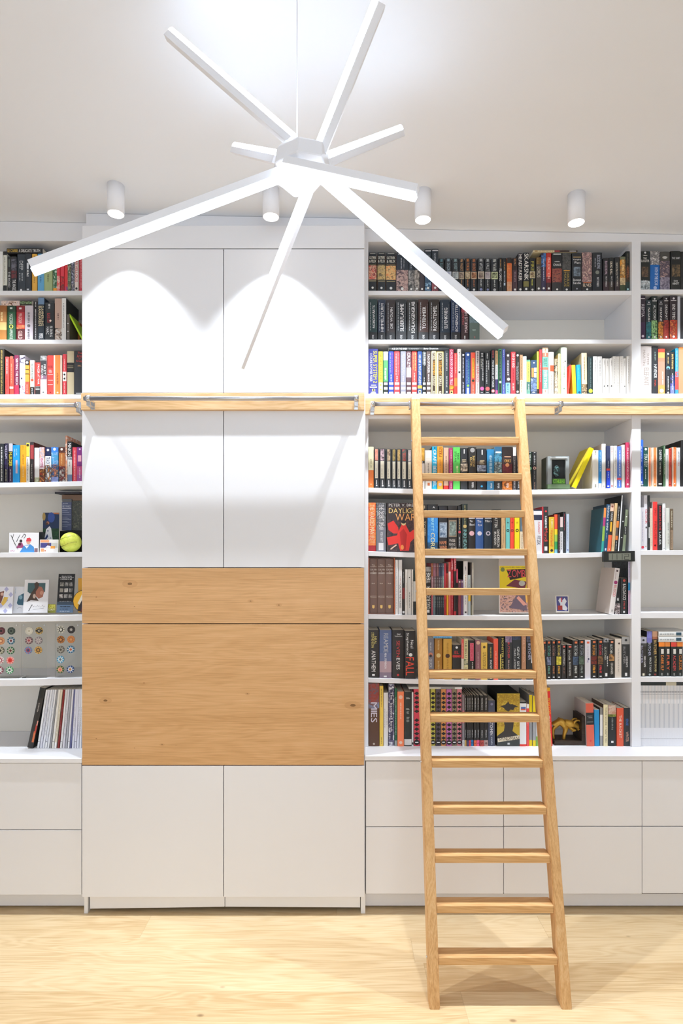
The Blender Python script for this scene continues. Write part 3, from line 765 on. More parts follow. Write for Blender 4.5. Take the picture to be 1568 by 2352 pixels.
# magazines and a dark book leaning on the bottom shelf
BL = 1716.0
o = make_book(.029, .318, .235, '262826:.17,34302e', ['lb0a8a0|.25,.4', 're07848|.72,.9,.6,.95', 'rc84030|.6,.74,.72,.98', 're0a090|.54,.62,.8,1.0'], True, '2a2826')
o.rotation_euler = (0, math.atan2(29.5, 138), 0); o.location = (X(65.5), YB+.012, ZCL+.0002+.0145*.23); tag(o, 'large charcoal hardback with an orange picture leaning on the magazines, bottom left shelf', 'book')
MAGL = [(83, 104, 'f0f0f2', 5), (89.5, 109, 'e4e4ee', 5), (95.5, 114.5, 'ecedf2', 5), (101, 119.5, 'e0e2ea', 5), (106.5, 124.5, 'eeeef0', 4.5), (111.5, 129, '9a9a9c', 4), (117, 133, 'efeae0', 5.5), (123, 138, 'e6dcc4', 5.5), (130, 144, '8c201c', 4.5),
        (136, 149, 'e8e6e4', 5), (142, 154, 'e4e0e6', 5), (148, 159, 'b8b8be', 4.5), (153.5, 164, 'eceaee', 4.5), (158.5, 168, '6a6c98', 4), (163.5, 171.5, 'ecebf4', 5), (169.3, 176, 'e6e4f0', 5), (175, 180.5, 'e8e8f2', 4.8), (180.8, 184.5, 'f0f0f4', 4.6)]
for i, (xb_, xt, c, wpx) in enumerate(MAGL):
    Wm = wpx*PXM*.84; ang = math.atan2(xt-xb_, 137)
    o = make_book(Wm, .306, .215, c if i not in (3, 7) else c+':.9,f4f4f4', ['l7a7a80|.3,.8'] if i % 3 else ['r55555a|.885,.89'], False, c)
    o.name = 'magazine'; o.rotation_euler = (0, ang, 0); o.location = (X(xb_), YB+.016, ZCL+.0004+Wm/2*abs(math.sin(ang)))
    tag(o, f'{cname(c)} magazine leaning, {NAV[i]} from left on the bottom shelf, left bookcase', 'magazine', 'magazines leaning on the bottom left shelf')

# ---- bay behind the ladder
D1 = '23282e'
def gf(x0, x1, t, pic): return f'{x0}-{x1} {t} 20262c:.33,{pic}:.69,20262c @h ; rb8b8b0|.02,.035,.15,.85 ; hGOTREK|ece8d8|.1,.17,.08,.94 ; h& FELIX|ece8d8|.19,.26,.08,.94 ; rc8a860|.3,.305 ; rc0b080|.72,.735 ; oe0e0dc|.9,.14\n'
ra1 = do_row('top ladder-bay shelf', 667.3, bay(A_, 1.2), gf(846.5, 865, 577, '~c8504a~d8b090~903038')+gf(867, 885.5, 576, '~8a8068~d0b070~303438')+gf(887, 909.5, 576, '~e08048~e8c080~5a2820')+'''
910.5-937.5 577 26303c:.44,~4a4044~c8a8a0~584850 @h ; rc0c0c4|.03,.05,.15,.85 ; lb0b4bc|.14,.42,.35,.5 ; lb0b4bc|.18,.4,.6,.7 ; oe8e8e4|.92,.12
938.5-951.5 577 26303c:.44,~a8a4a0~303438 @h ; lb0b4bc|.14,.42,.3,.6 ; oe8e8e4|.92,.2
952-963.8 577 26303c:.44,~b8b0a8~343436 @h ; lb0b4bc|.14,.42,.3,.6 ; oe8e8e4|.92,.2
964.3-975.5 577 2a3038:.44,3a343c @h ; rb8b0b8|.03,.05 ; oe8e8e4|.92,.22
976.5-991.5 568 28323c:.6,~8ab0d0~2c4860~3a5878 @h ; rc8c8cc|.03,.055 ; tGOTREK|b0b8c0|.14,.4,.3,.7 ; oe8e8e4|.9,.18
992.5-1007.5 568 28303a:.6,~a85860~4c3038 @h ; rc8c8cc|.03,.055 ; tGOTREK & FELIX|b8bcc4|.1,.55,.3,.6 ; oe8e8e4|.9,.18
'''+''.join(f'{a}-{b} 590 {D1} ; l{c}|.02,.1,.15,.85 ; t{t}|{c}|.14,.37,.25,.75 ; r{fr}|.395,.605,.04,.96 ; r{pc}|.415,.585,.12,.88 ; l{c}|.63,.83,.35,.65 ; o{oc}|.92,.2\n' for a, b, t, c, fr, pc, oc in (
 (1008.5, 1021.5, 'SLAYER', '6c98a0', '8aa0b8', '~4a6078~a0b0c8', '50608a'), (1023, 1038, 'DRAGON', '9cb4c0', 'c0c8d0', '~8088a8~d0d4e0', '50608a'), (1039.5, 1054.5, 'QUEST', '90acb0', 'c8ccc8', '~707880~b0b8b8', '50608a'),
 (1055.5, 1067.5, 'MALEDICT', 'c09468', 'b8a890', '~584840~a09080', '7a8aa8'), (1069, 1081.5, 'FORGE', 'd08040', 'c0a880', '~605040~c0b090', '7a8aa8'), (1083, 1096.5, 'GRUDGE', 'c87848', 'c8b090', '~502c20~c08860', 'e0e0e0'),
 (1098, 1113.5, 'WOLF', 'ccd0d0', 'd8c8b0', '~6a5450~a09888', '8088b0'), (1115, 1128, 'VAULT', 'c4c8c8', 'd0c8c4', '~584c50~b0a8ac', '8088b0'), (1129.5, 1145.5, 'WAR', 'c8ccc8', 'd8e0b0', '~384028~b0b890', 'b8b8b8')))+'''
1146.5-1155 589 22262a ; lc09050|.05,.28 ; tFELL CARGO|eee|.32,.68,.2,.8 ; lc8c8c8|.72,.85
1156-1164.8 589 22262a ; ld09858|.12,.36 ; ld0d8e0|.38,.7 ; rb8c8d8|.72,.8,.3,.7
1165.8-1177 589 2a2624:.16,~d86028~c87040~e08040:.7,~d0a080~c88858
1178.5-1190 589 2a2224:.35,463038 ; ld09060|.03,.22 ; la08890|.4,.7 ; oe8e8e4|.92,.22
1191.5-1202.5 578 34323c:.08,26262e @S1c1c20 ; tHEADTAKER|e8e4dc|.03,.7,.15,.85 ; oe8e8e4|.92,.24
1203.5-1216.5 577 22262c:.72,7a7440:.86,26282c ; tSKARSNIK|f0ece4|.03,.7,.15,.9 ; oe8e8e4|.92,.2
1218-1231.5 589 22262a ; tFIRE|a8a040|.1,.38,.25,.75 ; rc8c0a0|.39,.59,.04,.96 ; r~5a4030~c0b080|.41,.57,.14,.86 ; lc8c850|.62,.8,.3,.6 ; od8d8d0|.92,.18
1233-1244.5 588 6a5028:.2,46423e ; lc0a860|.03,.2,.2,.4 ; tLORDS|c8c0b0|.28,.58 ; oe8e8e4|.9,.22
1245-1256 578 ~4a80c0~342c40:.35,34304c ; lc8d0e8|.15,.7 ; oe8e8e4|.9,.22
1257-1268.5 577 b83028:.12,e05040:.6,8a2c30:.75,402428 ; tMALEDICTION|f8c8b8|.12,.65,.25,.75 ; oe8e8e4|.9,.22
1270-1292.5 577 222426:.4,~3a2a30~a05848~602830:.75,303032 @h ; re0e0dc|.03,.05,.1,.9 ; hCHAOS|eee|.28,.34,.1,.9 ; lc8c8c8|.22,.24,.1,.9 ; oe8e8e4|.93,.1
1293.5-1314 575 ~2a2c2e~5a5a58:.46,22252a ; re0a030|.455,.475,.15,.85 ; tMALUS|a89048|.5,.86,.2,.45 ; tDARKBLADE|a89048|.5,.86,.52,.8 ; oe8e8e4|.93,.12
1315.5-1338 578 22262b @h ; rc8a870|.1,.12,.1,.9 ; hVampire|eee|.15,.2,.08,.92 ; hWars|eee|.22,.28,.2,.85 ; r~404850~8090a0|.36,.6,.15,.85 ; hSteven|eee|.66,.72,.1,.9 ; hSavile|eee|.74,.8,.1,.9 ; oa8a8b0|.92,.08
1339.5-1362 576 ~c8a098~685058~d8b8a8:.75,2a2a2e @h ; rd07040|.755,.77,.1,.9 ; hELVES|f0e0c8|.79,.86,.08,.92 ; oe8e8e4|.93,.1
1363.5-1386 576 20252b @h ; tBLOOD BOWL|b8c0d0|.06,.42,.45,.8 ; la8a8b0|.14,.38,.2,.35 ; o7a8078|.5,.2 ; tMATT FORBECK|e0e0e0|.62,.86,.4,.7
1388-1400.8 589 242428:.7,3c2c32 ; tBLOOD BOWL|d0b8c8|.1,.5,.25,.7 ; tMATT FORBECK|d8d8d8|.55,.85,.35,.65
1401.8-1413 588 24282a:.7,38302c ; tDEAD BALL|eee4d0|.12,.5,.2,.65 ; tMATT FORBECK|d8d8d8|.55,.85,.35,.65
1414-1425.8 588 202224:.7,342a30 ; tDEATH MATCH|d8d0c0|.16,.52,.2,.6 ; tMATT FORBECK|e0d8c8|.55,.85,.35,.65
1427-1439.5 586 6c7258:.08,~e09838~7a5a38~d8a860:.6,~e8d0a0~806850:.8,3c4a34 ; tRUMBLE|f0d090|.1,.5,.25,.7
1440.5-1450 573 1e2420:.4,~5a3820~1e2a20:.75,243a38 @h @S1a1e1c ; l706a58|.06,.28 ; tHAMMER|a06040|.36,.65 ; ob8e0e0|.93,.25
''')
o = lying(1226, 1328, 571.5, 576.5, 'd8c8a0:.48,8a3838:.6,3a2c28', ['ra08050|.03,.1,.2,.8', 'l8a6020|.12,.45,.2,.8', 'rd8d8d8|.82,.97,.3,.7'], 'thin cream and dark red paperback lying flat on the top shelf books', group='books lying on other books', depth=.12)
def ph(x0, x1, t, c, tc, s): return f'{x0}-{x1} {t} {c}:.8,26282c ; u{s}|f4f4f4|{tc},.4,.74 ; lc0c8cc|.08,.76,.16,.27 ; l7a8088|.12,.72,.86,.92 ; uHEYNE|e0e0e0|.87,.96,.4,.6\n'
ra2 = do_row('second ladder-bay shelf', 779.6, bay(A_, 0), ph(846.5, 866.5, 685, '1f3a3c', '.15,.7', 'NORDWÄRTS')+ph(868, 885.5, 685, '2a3448', '.1,.78', 'HIMMELSTURM')+ph(887.5, 907.5, 685, '342c2e', '.19,.7', 'DIE WÖLFIN')
 +ph(909.5, 934, 685, '2c3238', '.11,.78', 'SILBERFLAMME')+ph(936, 959.5, 685, '303030', '.05,.82', 'SCHLANGENGRAB')+ph(961.5, 984.5, 685, '402a26', '.18,.72', 'TOTENMEER')+ph(986.5, 1009.5, 685, '302824', '.15,.76', 'ROSENTEMPEL')
 +ph(1012, 1034.5, 685, '22303f', '.2,.7', 'ELFENKRIEG')+ph(1036.5, 1058.5, 685, '1e3050', '.12,.78', 'ECHSENGÖTTER')+'''
1060.5-1077.5 686 8a3a44:.3,3c282c ; uMARKUS HEITZ|f0d8dc|.12,.8,.45,.85 ; uMARKUS|c05860|.2,.6,.12,.38 ; re8e8e8|.88,.96,.4,.55
1079-1102.5 690 5c7068:.12,687c74:.4,~52646c~7a9098:.55,5c6c66 ; l9ab0a8|.3,.34,.15,.7 ; l9ab0a8|.72,.76,.15,.7 ; lb07070|.9,.95,.4,.6
''')
def tour(x0, x1, a, b_): return f'{x0}-{x1} 804 ead9a0 ; r3a2a1c|.04,.985,.22,.78 ; tPOKER|e8dcc0|.06,.2,.3,.7 ; tTOURNAMENT|e0a030|.22,.56,.3,.7 ; t{a}|e8dcc0|.58,.8,.3,.7 ; re8d8b0|.92,.975,.36,.64 ; o222|.95,.08\n'
def poker(x0, x1, t, c, mk): return f'{x0}-{x1} {t} {c} ; {mk} ; rf4f0f0|.72,.775,.12,.9 ; rf4f0f0|.83,.885,.12,.9 ; rf4f0f0|.94,.99,.12,.9\n'
ra3 = do_row('third ladder-bay shelf', 904.2, bay(A_, .4), '''
846.5-868 799 444796 @h ; tSUPER SYSTEM 2|e8dc40|.05,.75,.5,.92 ; tA COURSE IN POWER POKER|f0f0f4|.1,.72,.14,.4 ; re8e8f0|.79,.81,.25,.8 ; re8e8f0|.83,.855,.12,.9 ; rf0e890|.88,.935,.38,.7 ; o222|.907,.09,.54 ; re8e8f0|.945,.96,.3,.75 ; re8e8f0|.97,.985,.2,.8
869-879.5 805 ecd648:.72,ece4c0 ; tTHE THEORY OF POKER|b05020|.03,.66,.3,.75 ; re8d050|.76,.8,.3,.7 ; re8d050|.87,.9,.3,.7
'''+poker(880.5, 891.5, 805, 'd8e4c8:.2,58a068:.7,303632', 'le8f0e0|.02,.2 ; lf0f4f0|.38,.66,.2,.75')+poker(892.5, 904.5, 805, '3048a8', 'la850a8|.03,.52,.55,.8 ; lc8d0f0|.03,.5,.25,.4 ; le8e8f8|.54,.7')
 +poker(905.5, 918.5, 804, 'e8464c', 'lf8d0d0|.06,.55,.25,.45 ; lb88088|.04,.55,.6,.85 ; lf8e0e0|.57,.7')+poker(920, 932.5, 805, '8e8e9c', 'leceaf0|.05,.55,.55,.75 ; ld8d8e0|.1,.55,.25,.38 ; lf0f0f4|.57,.7')
 +poker(933.5, 945, 805, '684c54:.37,d0b8c4:.6,5a4248', 'tCRAZY|f4ecec|.03,.37,.2,.75')+poker(946, 958.5, 804, 'e84844', 'lf8c070|.03,.45,.55,.8 ; lf0a050|.05,.42,.2,.4 ; lf8c8b8|.5,.7')+'''
959.5-970 805 2c4c86:.79,f0a848:.86,2c4c86 ; tNO LIMIT & POT LIMIT HOLD'EM|e8e8f0|.08,.77,.25,.75 ; rd8dca8|.9,.98,.2,.8 ; o222|.94,.2
'''+poker(971, 979, 805, '5c6264:.3,24282a', 'tIN MIND|eee|.02,.33,.4,.85 ; leee|.6,.7')+poker(980, 990, 805, '564844', 'tTAO OF POKER|f0ece8|.06,.5,.25,.75 ; lf0f0f0|.53,.7')+tour(991.5, 1003, 'STRATEGY', '')+tour(1004, 1020, 'FORMULA', '')+'''
1021.5-1032 799 383c40 ; ld8d8dc|.1,.48,.4,.65 ; ld8d8dc|.6,.84,.4,.65 ; oeee|.945,.2
1033-1043 799 b83450:.8,~e8c840~802020:.88,d84c40 ; tCARO'S BOOK OF POKER TELLS|f4e0e8|.02,.78,.25,.8 ; rf0d878|.91,.99,.2,.8 ; o222|.95,.22
1044-1051 809 e84440:.6,f07838:.8,e83c34 ; lf8d8d0|.03,.5
1051.7-1060 799 ded9d2 ; o333|.08,.15 ; l9a948c|.1,.45 ; r2a2a2a|.49,.53,.25,.75
1061-1069.3 808 2a2830 ; oeee|.05,.28 ; le8e4e8|.12,.6,.3,.7 ; lc8c4d0|.7,.97,.25,.75
1070-1081.5 807 2a4c90 ; of0f4f8|.06,.25 ; l70b8a8|.16,.75,.5,.8 ; lc8d8f0|.18,.75,.22,.4 ; o90c858|.79,.25 ; rc8d0f0|.84,.98,.25,.7
1082.5-1093 807 f05c44 ; re8b83c|.14,.6,.3,.75 ; l903020|.16,.58,.42,.62 ; o2c3c24|.67,.3 ; lf8b0a0|.76,.98
1093.6-1102 804 ccc0be ; l3a3a3a|.03,.3,.2,.8 ; tHAROLD|c84048|.36,.72,.2,.85 ; l9a8e8c|.75,.97
1103-1113.5 806 232528 ; le0e0e0|.03,.12,.2,.8 ; leeeeee|.16,.68,.55,.8 ; le0e0d0|.16,.4,.2,.4 ; of060a0|.86,.42 ; reee|.94,.95,.2,.7
1115-1127.5 806 232528 ; le0e0e0|.03,.15,.3,.6 ; leeeeee|.2,.74,.25,.45 ; leeeeee|.2,.42,.6,.8 ; oe06060|.86,.38 ; reee|.94,.95,.2,.7
1129-1138 801 1e2024 ; lb04848|.02,.18,.2,.8 ; tMAN'S BOOK OF POKER|f4f4f4|.24,.84,.25,.75 ; of08080|.92,.42 ; oe8d8d8|.92,.2
1139-1145 803 d0a878:.32,e4e4e4:.65,40386c:.9,c05888 ; l2a2a2a|.02,.3 ; l404048|.34,.63
1145.8-1153.8 799 468868 ; r1a241c|.03,.7,.2,.8 ; r1a241c|.75,.97,.2,.8 ; l78a890|.06,.65,.35,.65 ; oe8e8c8|.73,.35
1154.4-1162 799 4c58a0 ; lc8d0f0|.03,.18 ; lc8d0f0|.78,.96
1163-1174 808 3a3038:.71,90c8e8 ; oeee|.06,.25 ; le8e4e8|.18,.55,.25,.75 ; oe0e0e4|.63,.32,.6 ; tBOY|386888|.74,.96,.25,.7
1175-1185.5 806 e04048 ; tONE OF A KIND|f4e4e0|.03,.37,.2,.8 ; l902028|.4,.7 ; lf8c8c0|.74,.9,.2,.8
1186.5-1194.5 809 262422 ; oeee|.05,.32 ; leee|.22,.75,.55,.75 ; leee|.32,.65,.2,.4 ; oeee|.93,.35
1195-1202 813 b48e68:.64,e0ccb4 ; l5a4028|.08,.6 ; l90785a|.65,.95
1202.5-1211 816 ccdcd2 ; l9ab0a8|.1,.7
1211.7-1220 824 5c9c80:.05,c8d060:.63,48706a:.85,6a9a88 ; l6a7a3a|.08,.6 ; leee|.7,.88,.4,.7
1221-1234.5 825 2e4868:.21,2e4868:.53,~7890c8~485878~98a8b8:.9,3c4c68 ; oeee|.08,.13 ; re09048|.23,.5,.1,.48 ; reee|.22,.35,.55,.95 ; reee|.37,.51,.55,.95 ; leee|.92,.95,.1,.9
1235.2-1239.5 805 e4d848:.87,3a3028 @S6a8030
1240.3-1246 801 e4383c @Sb82c28 ; lf8d0d0|.3,.72
1247.5-1261 796 ecccaa:.11,d06c54:.2,6ea496:.42,d06c54:.47,6ea496:.88,ecdccc ; l8a6a50|.02,.1 ; lf0c0b0|.12,.19 ; tGREAT|4a7a6c|.22,.4 ; tEVERYTHING|eef4ee|.49,.86,.25,.8 ; lb09080|.9,.97
1262-1274.5 806 eadecf ; ra09080|.03,.14,.3,.36 ; re8502c|.31,.45,.3,.98 ; lb0a090|.48,.95
1275.5-1283.5 822 ~3a3428~b0a080~282420:.52,~e0d0b8~584838 ; le8e0c8|.2,.95
1284-1289.5 810 f2dc94 @Sc8b070 ; lc0a050|.05,.8 ; le09070|.83,.95
1290-1304 795 bccbb4 ; oa09080|.33,.12,.35 ; o3a3a3a|.3,.1,.7 ; l90a088|.4,.65,.4,.65 ; o4a8a5a|.88,.1
1304.8-1308.8 836 ee4838 @L6
1318.2-1327 836 f0c028 @Sd89418 @L-3
1328-1337.5 836 1c9cd0 @L-2 ; l6ac0e0|.1,.5 ; o1c4c70|.93,.3
1339-1351.5 808 dccfb0:.75,~c8a880~403020~e0d0b0 @Sb0a078 @L-1 ; la08858|.1,.65
1352.5-1364 817 263638 ; l6a8080|.05,.85 ; ob8c848|.91,.42
1364.6-1375 816 e4e3e2 ; lb8b4b0|.1,.45
1375.6-1386 816 e3e2e0 ; lb0aca8|.1,.52
1386.6-1393.8 821 e2ded8 ; l9a948e|.06,.18 ; o3a3a3a|.77,.2
1394.3-1402 821 e3dfd9 ; l9a948e|.06,.2 ; o3a3a3a|.76,.2
1402.5-1410 821 e2ded9 ; l9a948e|.06,.2 ; o3a3a3a|.77,.2
1410.5-1418.2 816 e1ddd6 ; lb0a8a0|.08,.72
1418.6-1426.2 816 e3dfd8 ; lb0a8a0|.08,.8
1426.6-1434.2 816 e2ddd6 ; lb0a8a0|.08,.7
1434.6-1440.8 821 e4e0da ; l9a948e|.06,.2 ; o3a3a3a|.77,.2
1441.4-1450 816 e3e0db ; lb0a8a0|.08,.72
''')
o = lying(893, 1032, 795.5, 803.5, '2c2e30', ['tACE ON THE RIVER|e8e8e8|.05,.3,.25,.8', 'tBarry Greenstein|f0f0f0|.58,.82,.2,.85', 'lb8b8b8|.34,.5'], 'long black book lying flat on the coloured books, third shelf behind the ladder', group='books lying on other books', depth=.2)
def rr(x0, x1, t, pic): return f'{x0}-{x1} {t} 3a3e42 ; r{pic}|.015,.3,.15,.75 ; rece8d4|.315,.75,.15,.75 ; l5a5a50|.5,.73,.3,.45 ; re8e8e8|.79,.9,.38,.55 ; oeee|.93,.15\n'
ra4 = do_row('fourth ladder-bay shelf', 1120, bay(A_, 5), '''
846-858.2 1025 f0ecc4:.57,f0843c ; l90886a|.3,.52 ; of8d8a0|.91,.12
'''+''.join(rr(a, b, t, p) for a, b, t, p in ((859.5, 870.8, 1029, '~f0a088~d08070'), (872, 886, 1029, '~d8b8c0~3a2a30'), (887.5, 899.3, 1030, '~c8b090~6a5040'), (900.2, 910.8, 1030, '~b09858~6a5a30'), (911.5, 921.7, 1030, '~c8a868~7a6030'), (922.5, 935.5, 1030, '~d85048~406058'), (936.3, 947, 1031, '~c8bcb8~a09088')))+'''
948-957 1031 2a2c2e
958-966 1031 d8d0c4
967-975.6 1028 ~c09030~e0b050:.31,222:.37,eceaea ; leee|.32,.36 ; l666|.8,.95
977-992.5 1033 e9e4db ; rc8c0b4|.21,.215,.1,.9 ; l8a8478|.33,.6 ; rc06838|.83,.9,.35,.7
993.3-1004.5 1024 24acd8 @S1a6a88 ; r222|.02,.05,.4,.7 ; tCRAFT BEER FIBEL|f4f8f8|.08,.93,.2,.85
1005.2-1018 1024 f0a438 ; tVODKA|8a3818|.02,.25,.2,.85 ; lc08838|.3,.6 ; ob8b0b8|.88,.3
1019.5-1031.5 1027 d4b298:.9,d03830 @S5a4030 ; l907058|.2,.8
1032.3-1040.5 1028 a83c6c ; lf0c8dc|.05,.6,.4,.65 ; lf0d8e0|.85,.97,.4,.65
1041.5-1057.5 1026 5cca5c ; tSTEFAN|1a5a24|.1,.34,.2,.5 ; tNINK|1a5a24|.14,.3,.6,.85 ; lf0f4c0|.44,.8,.4,.8
1058.8-1075.3 1028 282b2f:.3,3a3634:.37,~e8dcc8~302a28:.56,34363a ; rd8d8d8|.03,.13,.45,.58 ; lc8b898|.27,.34,.1,.9
1077-1095 1026 2c2a28 ; o989898|.07,.3 ; tELFIK|e0c070|.24,.46,.2,.45 ; tSHADOW|e0c070|.2,.46,.52,.8 ; tPIPER|eee|.82,.95,.4,.65
1097-1118.5 1029 24282e:.3,3a322c:.4,~34405c~a8b8d0~2a3048:.55,262a30 ; reee|.03,.15,.48,.6 ; lc8b898|.28,.38,.1,.9 ; o3898c8|.91,.12
1120-1135.8 1031 2c84b8:.6,3c88b8:.8,3a80a8 ; lb8dcf0|.15,.58,.2,.8 ; tPIPER|eef4f8|.84,.96,.45,.7
1137-1154.2 1025 34688c:.12,~58a8c8~2c5068:.35,~98b8c0~283438~c8d8d8:.7,2c2a28 ; rd8e8f0|.11,.15,.15,.9 ; tPIPER|eee|.84,.96,.4,.65
1155.3-1178.5 1025 2c2220:.22,3c2a26:.4,~782c34~5a2028:.76,~f08c38~38221c ; rf0b090|.22,.24,.2,.85 ; hORKS|e8b060|.29,.36,.2,.85 ; oe8a070|.42,.2 ; tPIPER|f4e4d8|.84,.95,.4,.62
1179.5-1187 1026 e4dcd8:.2,4c4648 ; lc8c4c4|.3,.95
1188-1198.5 1026 3c3a3c:.1,2c2c2e ; tBERLINER|d8d4d0|.28,.58,.2,.7 ; leee|.8,.95
1199.5-1213 1034 2c2e30 ; lc8c8c8|.2,.6
1214.5-1223.5 1036 26382c ; rd8d8d8|.01,.025,.3,.7 ; le0e4dc|.08,.35,.3,.7 ; o88c898|.44,.42 ; l8ab090|.5,.95,.4,.6
1225-1234.8 1036 28282a ; rd8d8d8|.01,.025,.3,.7 ; lb8b8b8|.1,.34,.25,.75 ; oe0b0a0|.43,.36 ; o444|.43,.2 ; l8a8a8a|.5,.72 ; lb08870|.8,.97
''')
ra4b = do_row('fourth ladder-bay shelf; right end', 1120, bay(A_, 5), '''
1362.5-1376.5 1033 eae6dc ; l9a968c|.02,.12 ; l9a968c|.88,.97
1377.3-1384.2 1033 2088d0:.86,e8eaec ; le0f0f8|.04,.55
1385-1394.3 1018 eae8e4 @Sb8a89c ; o444|.94,.1
1395.2-1404 1023 343c60:.53,d84840:.58,2044d0 ; lc8d0e8|.35,.5 ; lc8d8f8|.62,.75 ; reee|.93,.96,.2,.7
1404.8-1411.6 1023 ebe9e6 ; lc84050|.03,.22 ; oc03040|.94,.25
1412-1419.3 1023 e6e4e0 ; la8a8a8|.1,.8 ; o5a8a60|.95,.15
1420-1430 1024 5c7cc8:.75,d84858:.8,4c74c8 @S7a4038 ; leef2fc|.1,.72,.4,.8 ; leef2fc|.83,.97
1431-1438.5 1020 e8e6e2 ; l9aa09a|.1,.5
1439.3-1448.8 1015 cc3460 @h @S7c2830 ; tPRAXISHANDBUCH|f4d8e0|.12,.8,.3,.7 ; of0c8d0|.92,.25
''')
ra5 = do_row('fifth ladder-bay shelf; beside ladder', 1266, bay(A_, 6), '''
846-863 1154 ~f05030~f0a050~e84830:.88,b02830 @h ; tTHE WARDED MAN|f8e4c0|.04,.65,.2,.8 ; tBRETT|f0c0a0|.68,.84,.2,.8
864-886.5 1154 ~888890~404448~b0b4b8:.5,7c7e88 @h ; tTHE DESERT SPEAR|e8e4e4|.04,.56,.3,.75 ; tPETER V. BRETT|f0f0f4|.6,.8,.25,.85 ; re8e8ec|.82,.97,.25,.75
''')
for tt in ('''
969-981.5 1158 2c2a28 @h ; lc8b898|.03,.1 ; tSOFIE|b8a888|.25,.75,.25,.75
982.5-1006.5 1158 26282a:.22,~2484d8~4898e0:.78,~283848~2c6898 @h ; hA|eee|.04,.08,.5,.7 ; tBRETT|a8e4f0|.28,.55,.35,.6 ; tCORE|f0e8b0|.58,.94,.3,.7
1008.5-1028.8 1161 26262a:.34,26262a @h ; r8a94a0|.35,.67,.08,.95 ; r~48607c~b8c8d8|.37,.65,.15,.88 ; hNAME|e09060|.74,.81,.1,.9 ; hWIND|e09060|.84,.91,.1,.95
1030-1050.5 1161 2a2624 @h ; r8a7864|.3,.65,.06,.95 ; r~90a098~404a48|.33,.63,.14,.88 ; hWISE|c8c0b8|.7,.76,.1,.8 ; hMAN'S|c8c0b8|.78,.84,.1,.8 ; hFEAR|c8c0b8|.86,.92,.3,.95
1052-1061 1161 222224 @h ; ld8b880|.2,.5 ; oc04050|.55,.35 ; le0e0e0|.65,.85
1062-1075 1157 26302c @h @S1c2420 ; lb0a870|.03,.4 ; oc0a868|.45,.32 ; tINKHEART|80b8b8|.52,.98,.25,.8
1076.5-1092.5 1172 2c2826 @h ; re8e8e8|.17,.19 ; le0dcd8|.02,.15,.15,.85 ; hThe|eee|.22,.27,.2,.6 ; hBlood|eee|.3,.35,.2,.9 ; oe8b8c0|.53,.36
1093.5-1112 1172 3860a0 @h ; re8e8f4|.17,.19 ; le8ecf8|.02,.15,.15,.85 ; hThe|eee|.22,.28,.2,.7 ; hEye|eee|.31,.37,.3,.8 ; oe0dcec|.53,.28
1113.5-1131 1172 203040 @h ; rd8dce0|.17,.19 ; ld8dce0|.02,.15,.15,.85 ; hPillars|eee|.22,.27,.1,.95 ; oc8c0d0|.53,.3 ; o203040|.53,.16
1132.5-1151.8 1170 262420 @h ; tSCHATTEN|dcd8d0|.05,.4,.25,.6 ; tBRANDON|e4e0d8|.5,.8,.2,.45 ; tSANDERSON|e4e0d8|.45,.85,.55,.85
1153-1162.3 1172 cca878 ; l5a3a20|.1,.3,.7,.85 ; lb09878|.35,.75,.3,.7 ; l5a3a20|.8,.95,.15,.3
1163.3-1172.6 1172 74c8c4 ; o30504c|.28,.2 ; l58a8a8|.12,.4 ; o1c3434|.46,.36 ; o74c8c4|.46,.16 ; o1c4c50|.9,.22
1173.6-1182.6 1172 f4503a ; l d03828|.12,.4 ; ob02820|.28,.2 ; o902c28|.46,.36 ; oc85048|.46,.18 ; o901c18|.9,.22
1183.7-1194.5 1172 f2e01c ; od0b010|.28,.2 ; o3a3810|.46,.34 ; of2e01c|.46,.16 ; o8a7a10|.9,.2
1196-1205.5 1173 587080:.48,e8d8bc ; leee|.2,.46,.4,.8 ; l9a8a70|.55,.95
''',): ra5a = do_row('fifth ladder-bay shelf; between stiles', 1266, bay(A_, 6), tt)
ra5b = do_row('fifth ladder-bay shelf; past ladder', 1266, bay(A_, 6), '''
1227-1246.5 1170 2a2c40:.03,e8e8ec:.12,2c3048:.24,e4e4e8 ; tFLUGANGST|d84858|.28,.55,.5,.75 ; tFITZEK|2c2c50|.6,.8,.4,.8
1247-1249.8 1163 c03840
1250.3-1261.5 1163 303030 @Sc02830 ; oe04040|.1,.22 ; lf0f0f0|.2,.45,.2,.8 ; tMundi|e05048|.47,.75,.2,.85 ; reee|.85,.94,.2,.8
1262.5-1275 1187 dcb834 @S3a2c18 ; lf0e0a0|.06,.3,.3,.8 ; tVaterland|e06028|.35,.8,.3,.8 ; o2c2c20|.92,.26
1275.6-1283 1181 f05c34:.38,f4d828:.52,9cc850:.7,38a058:.9,78b8d0 @S8a2820
1283.5-1288 1181 3a2a2c ; ld8c0b8|.4,.95
1288.4-1295 1187 e8d0d0:.28,48504c:.4,dcdce0 ; l3a3a40|.45,.9
1295.4-1302 1175 26282a @S282a2c ; lb83850|.05,.45 ; l5a5c60|.6,.9
1302.7-1309 1180 c4d4ea ; l8aa0c8|.2,.7 ; o6070a8|.92,.25
''')
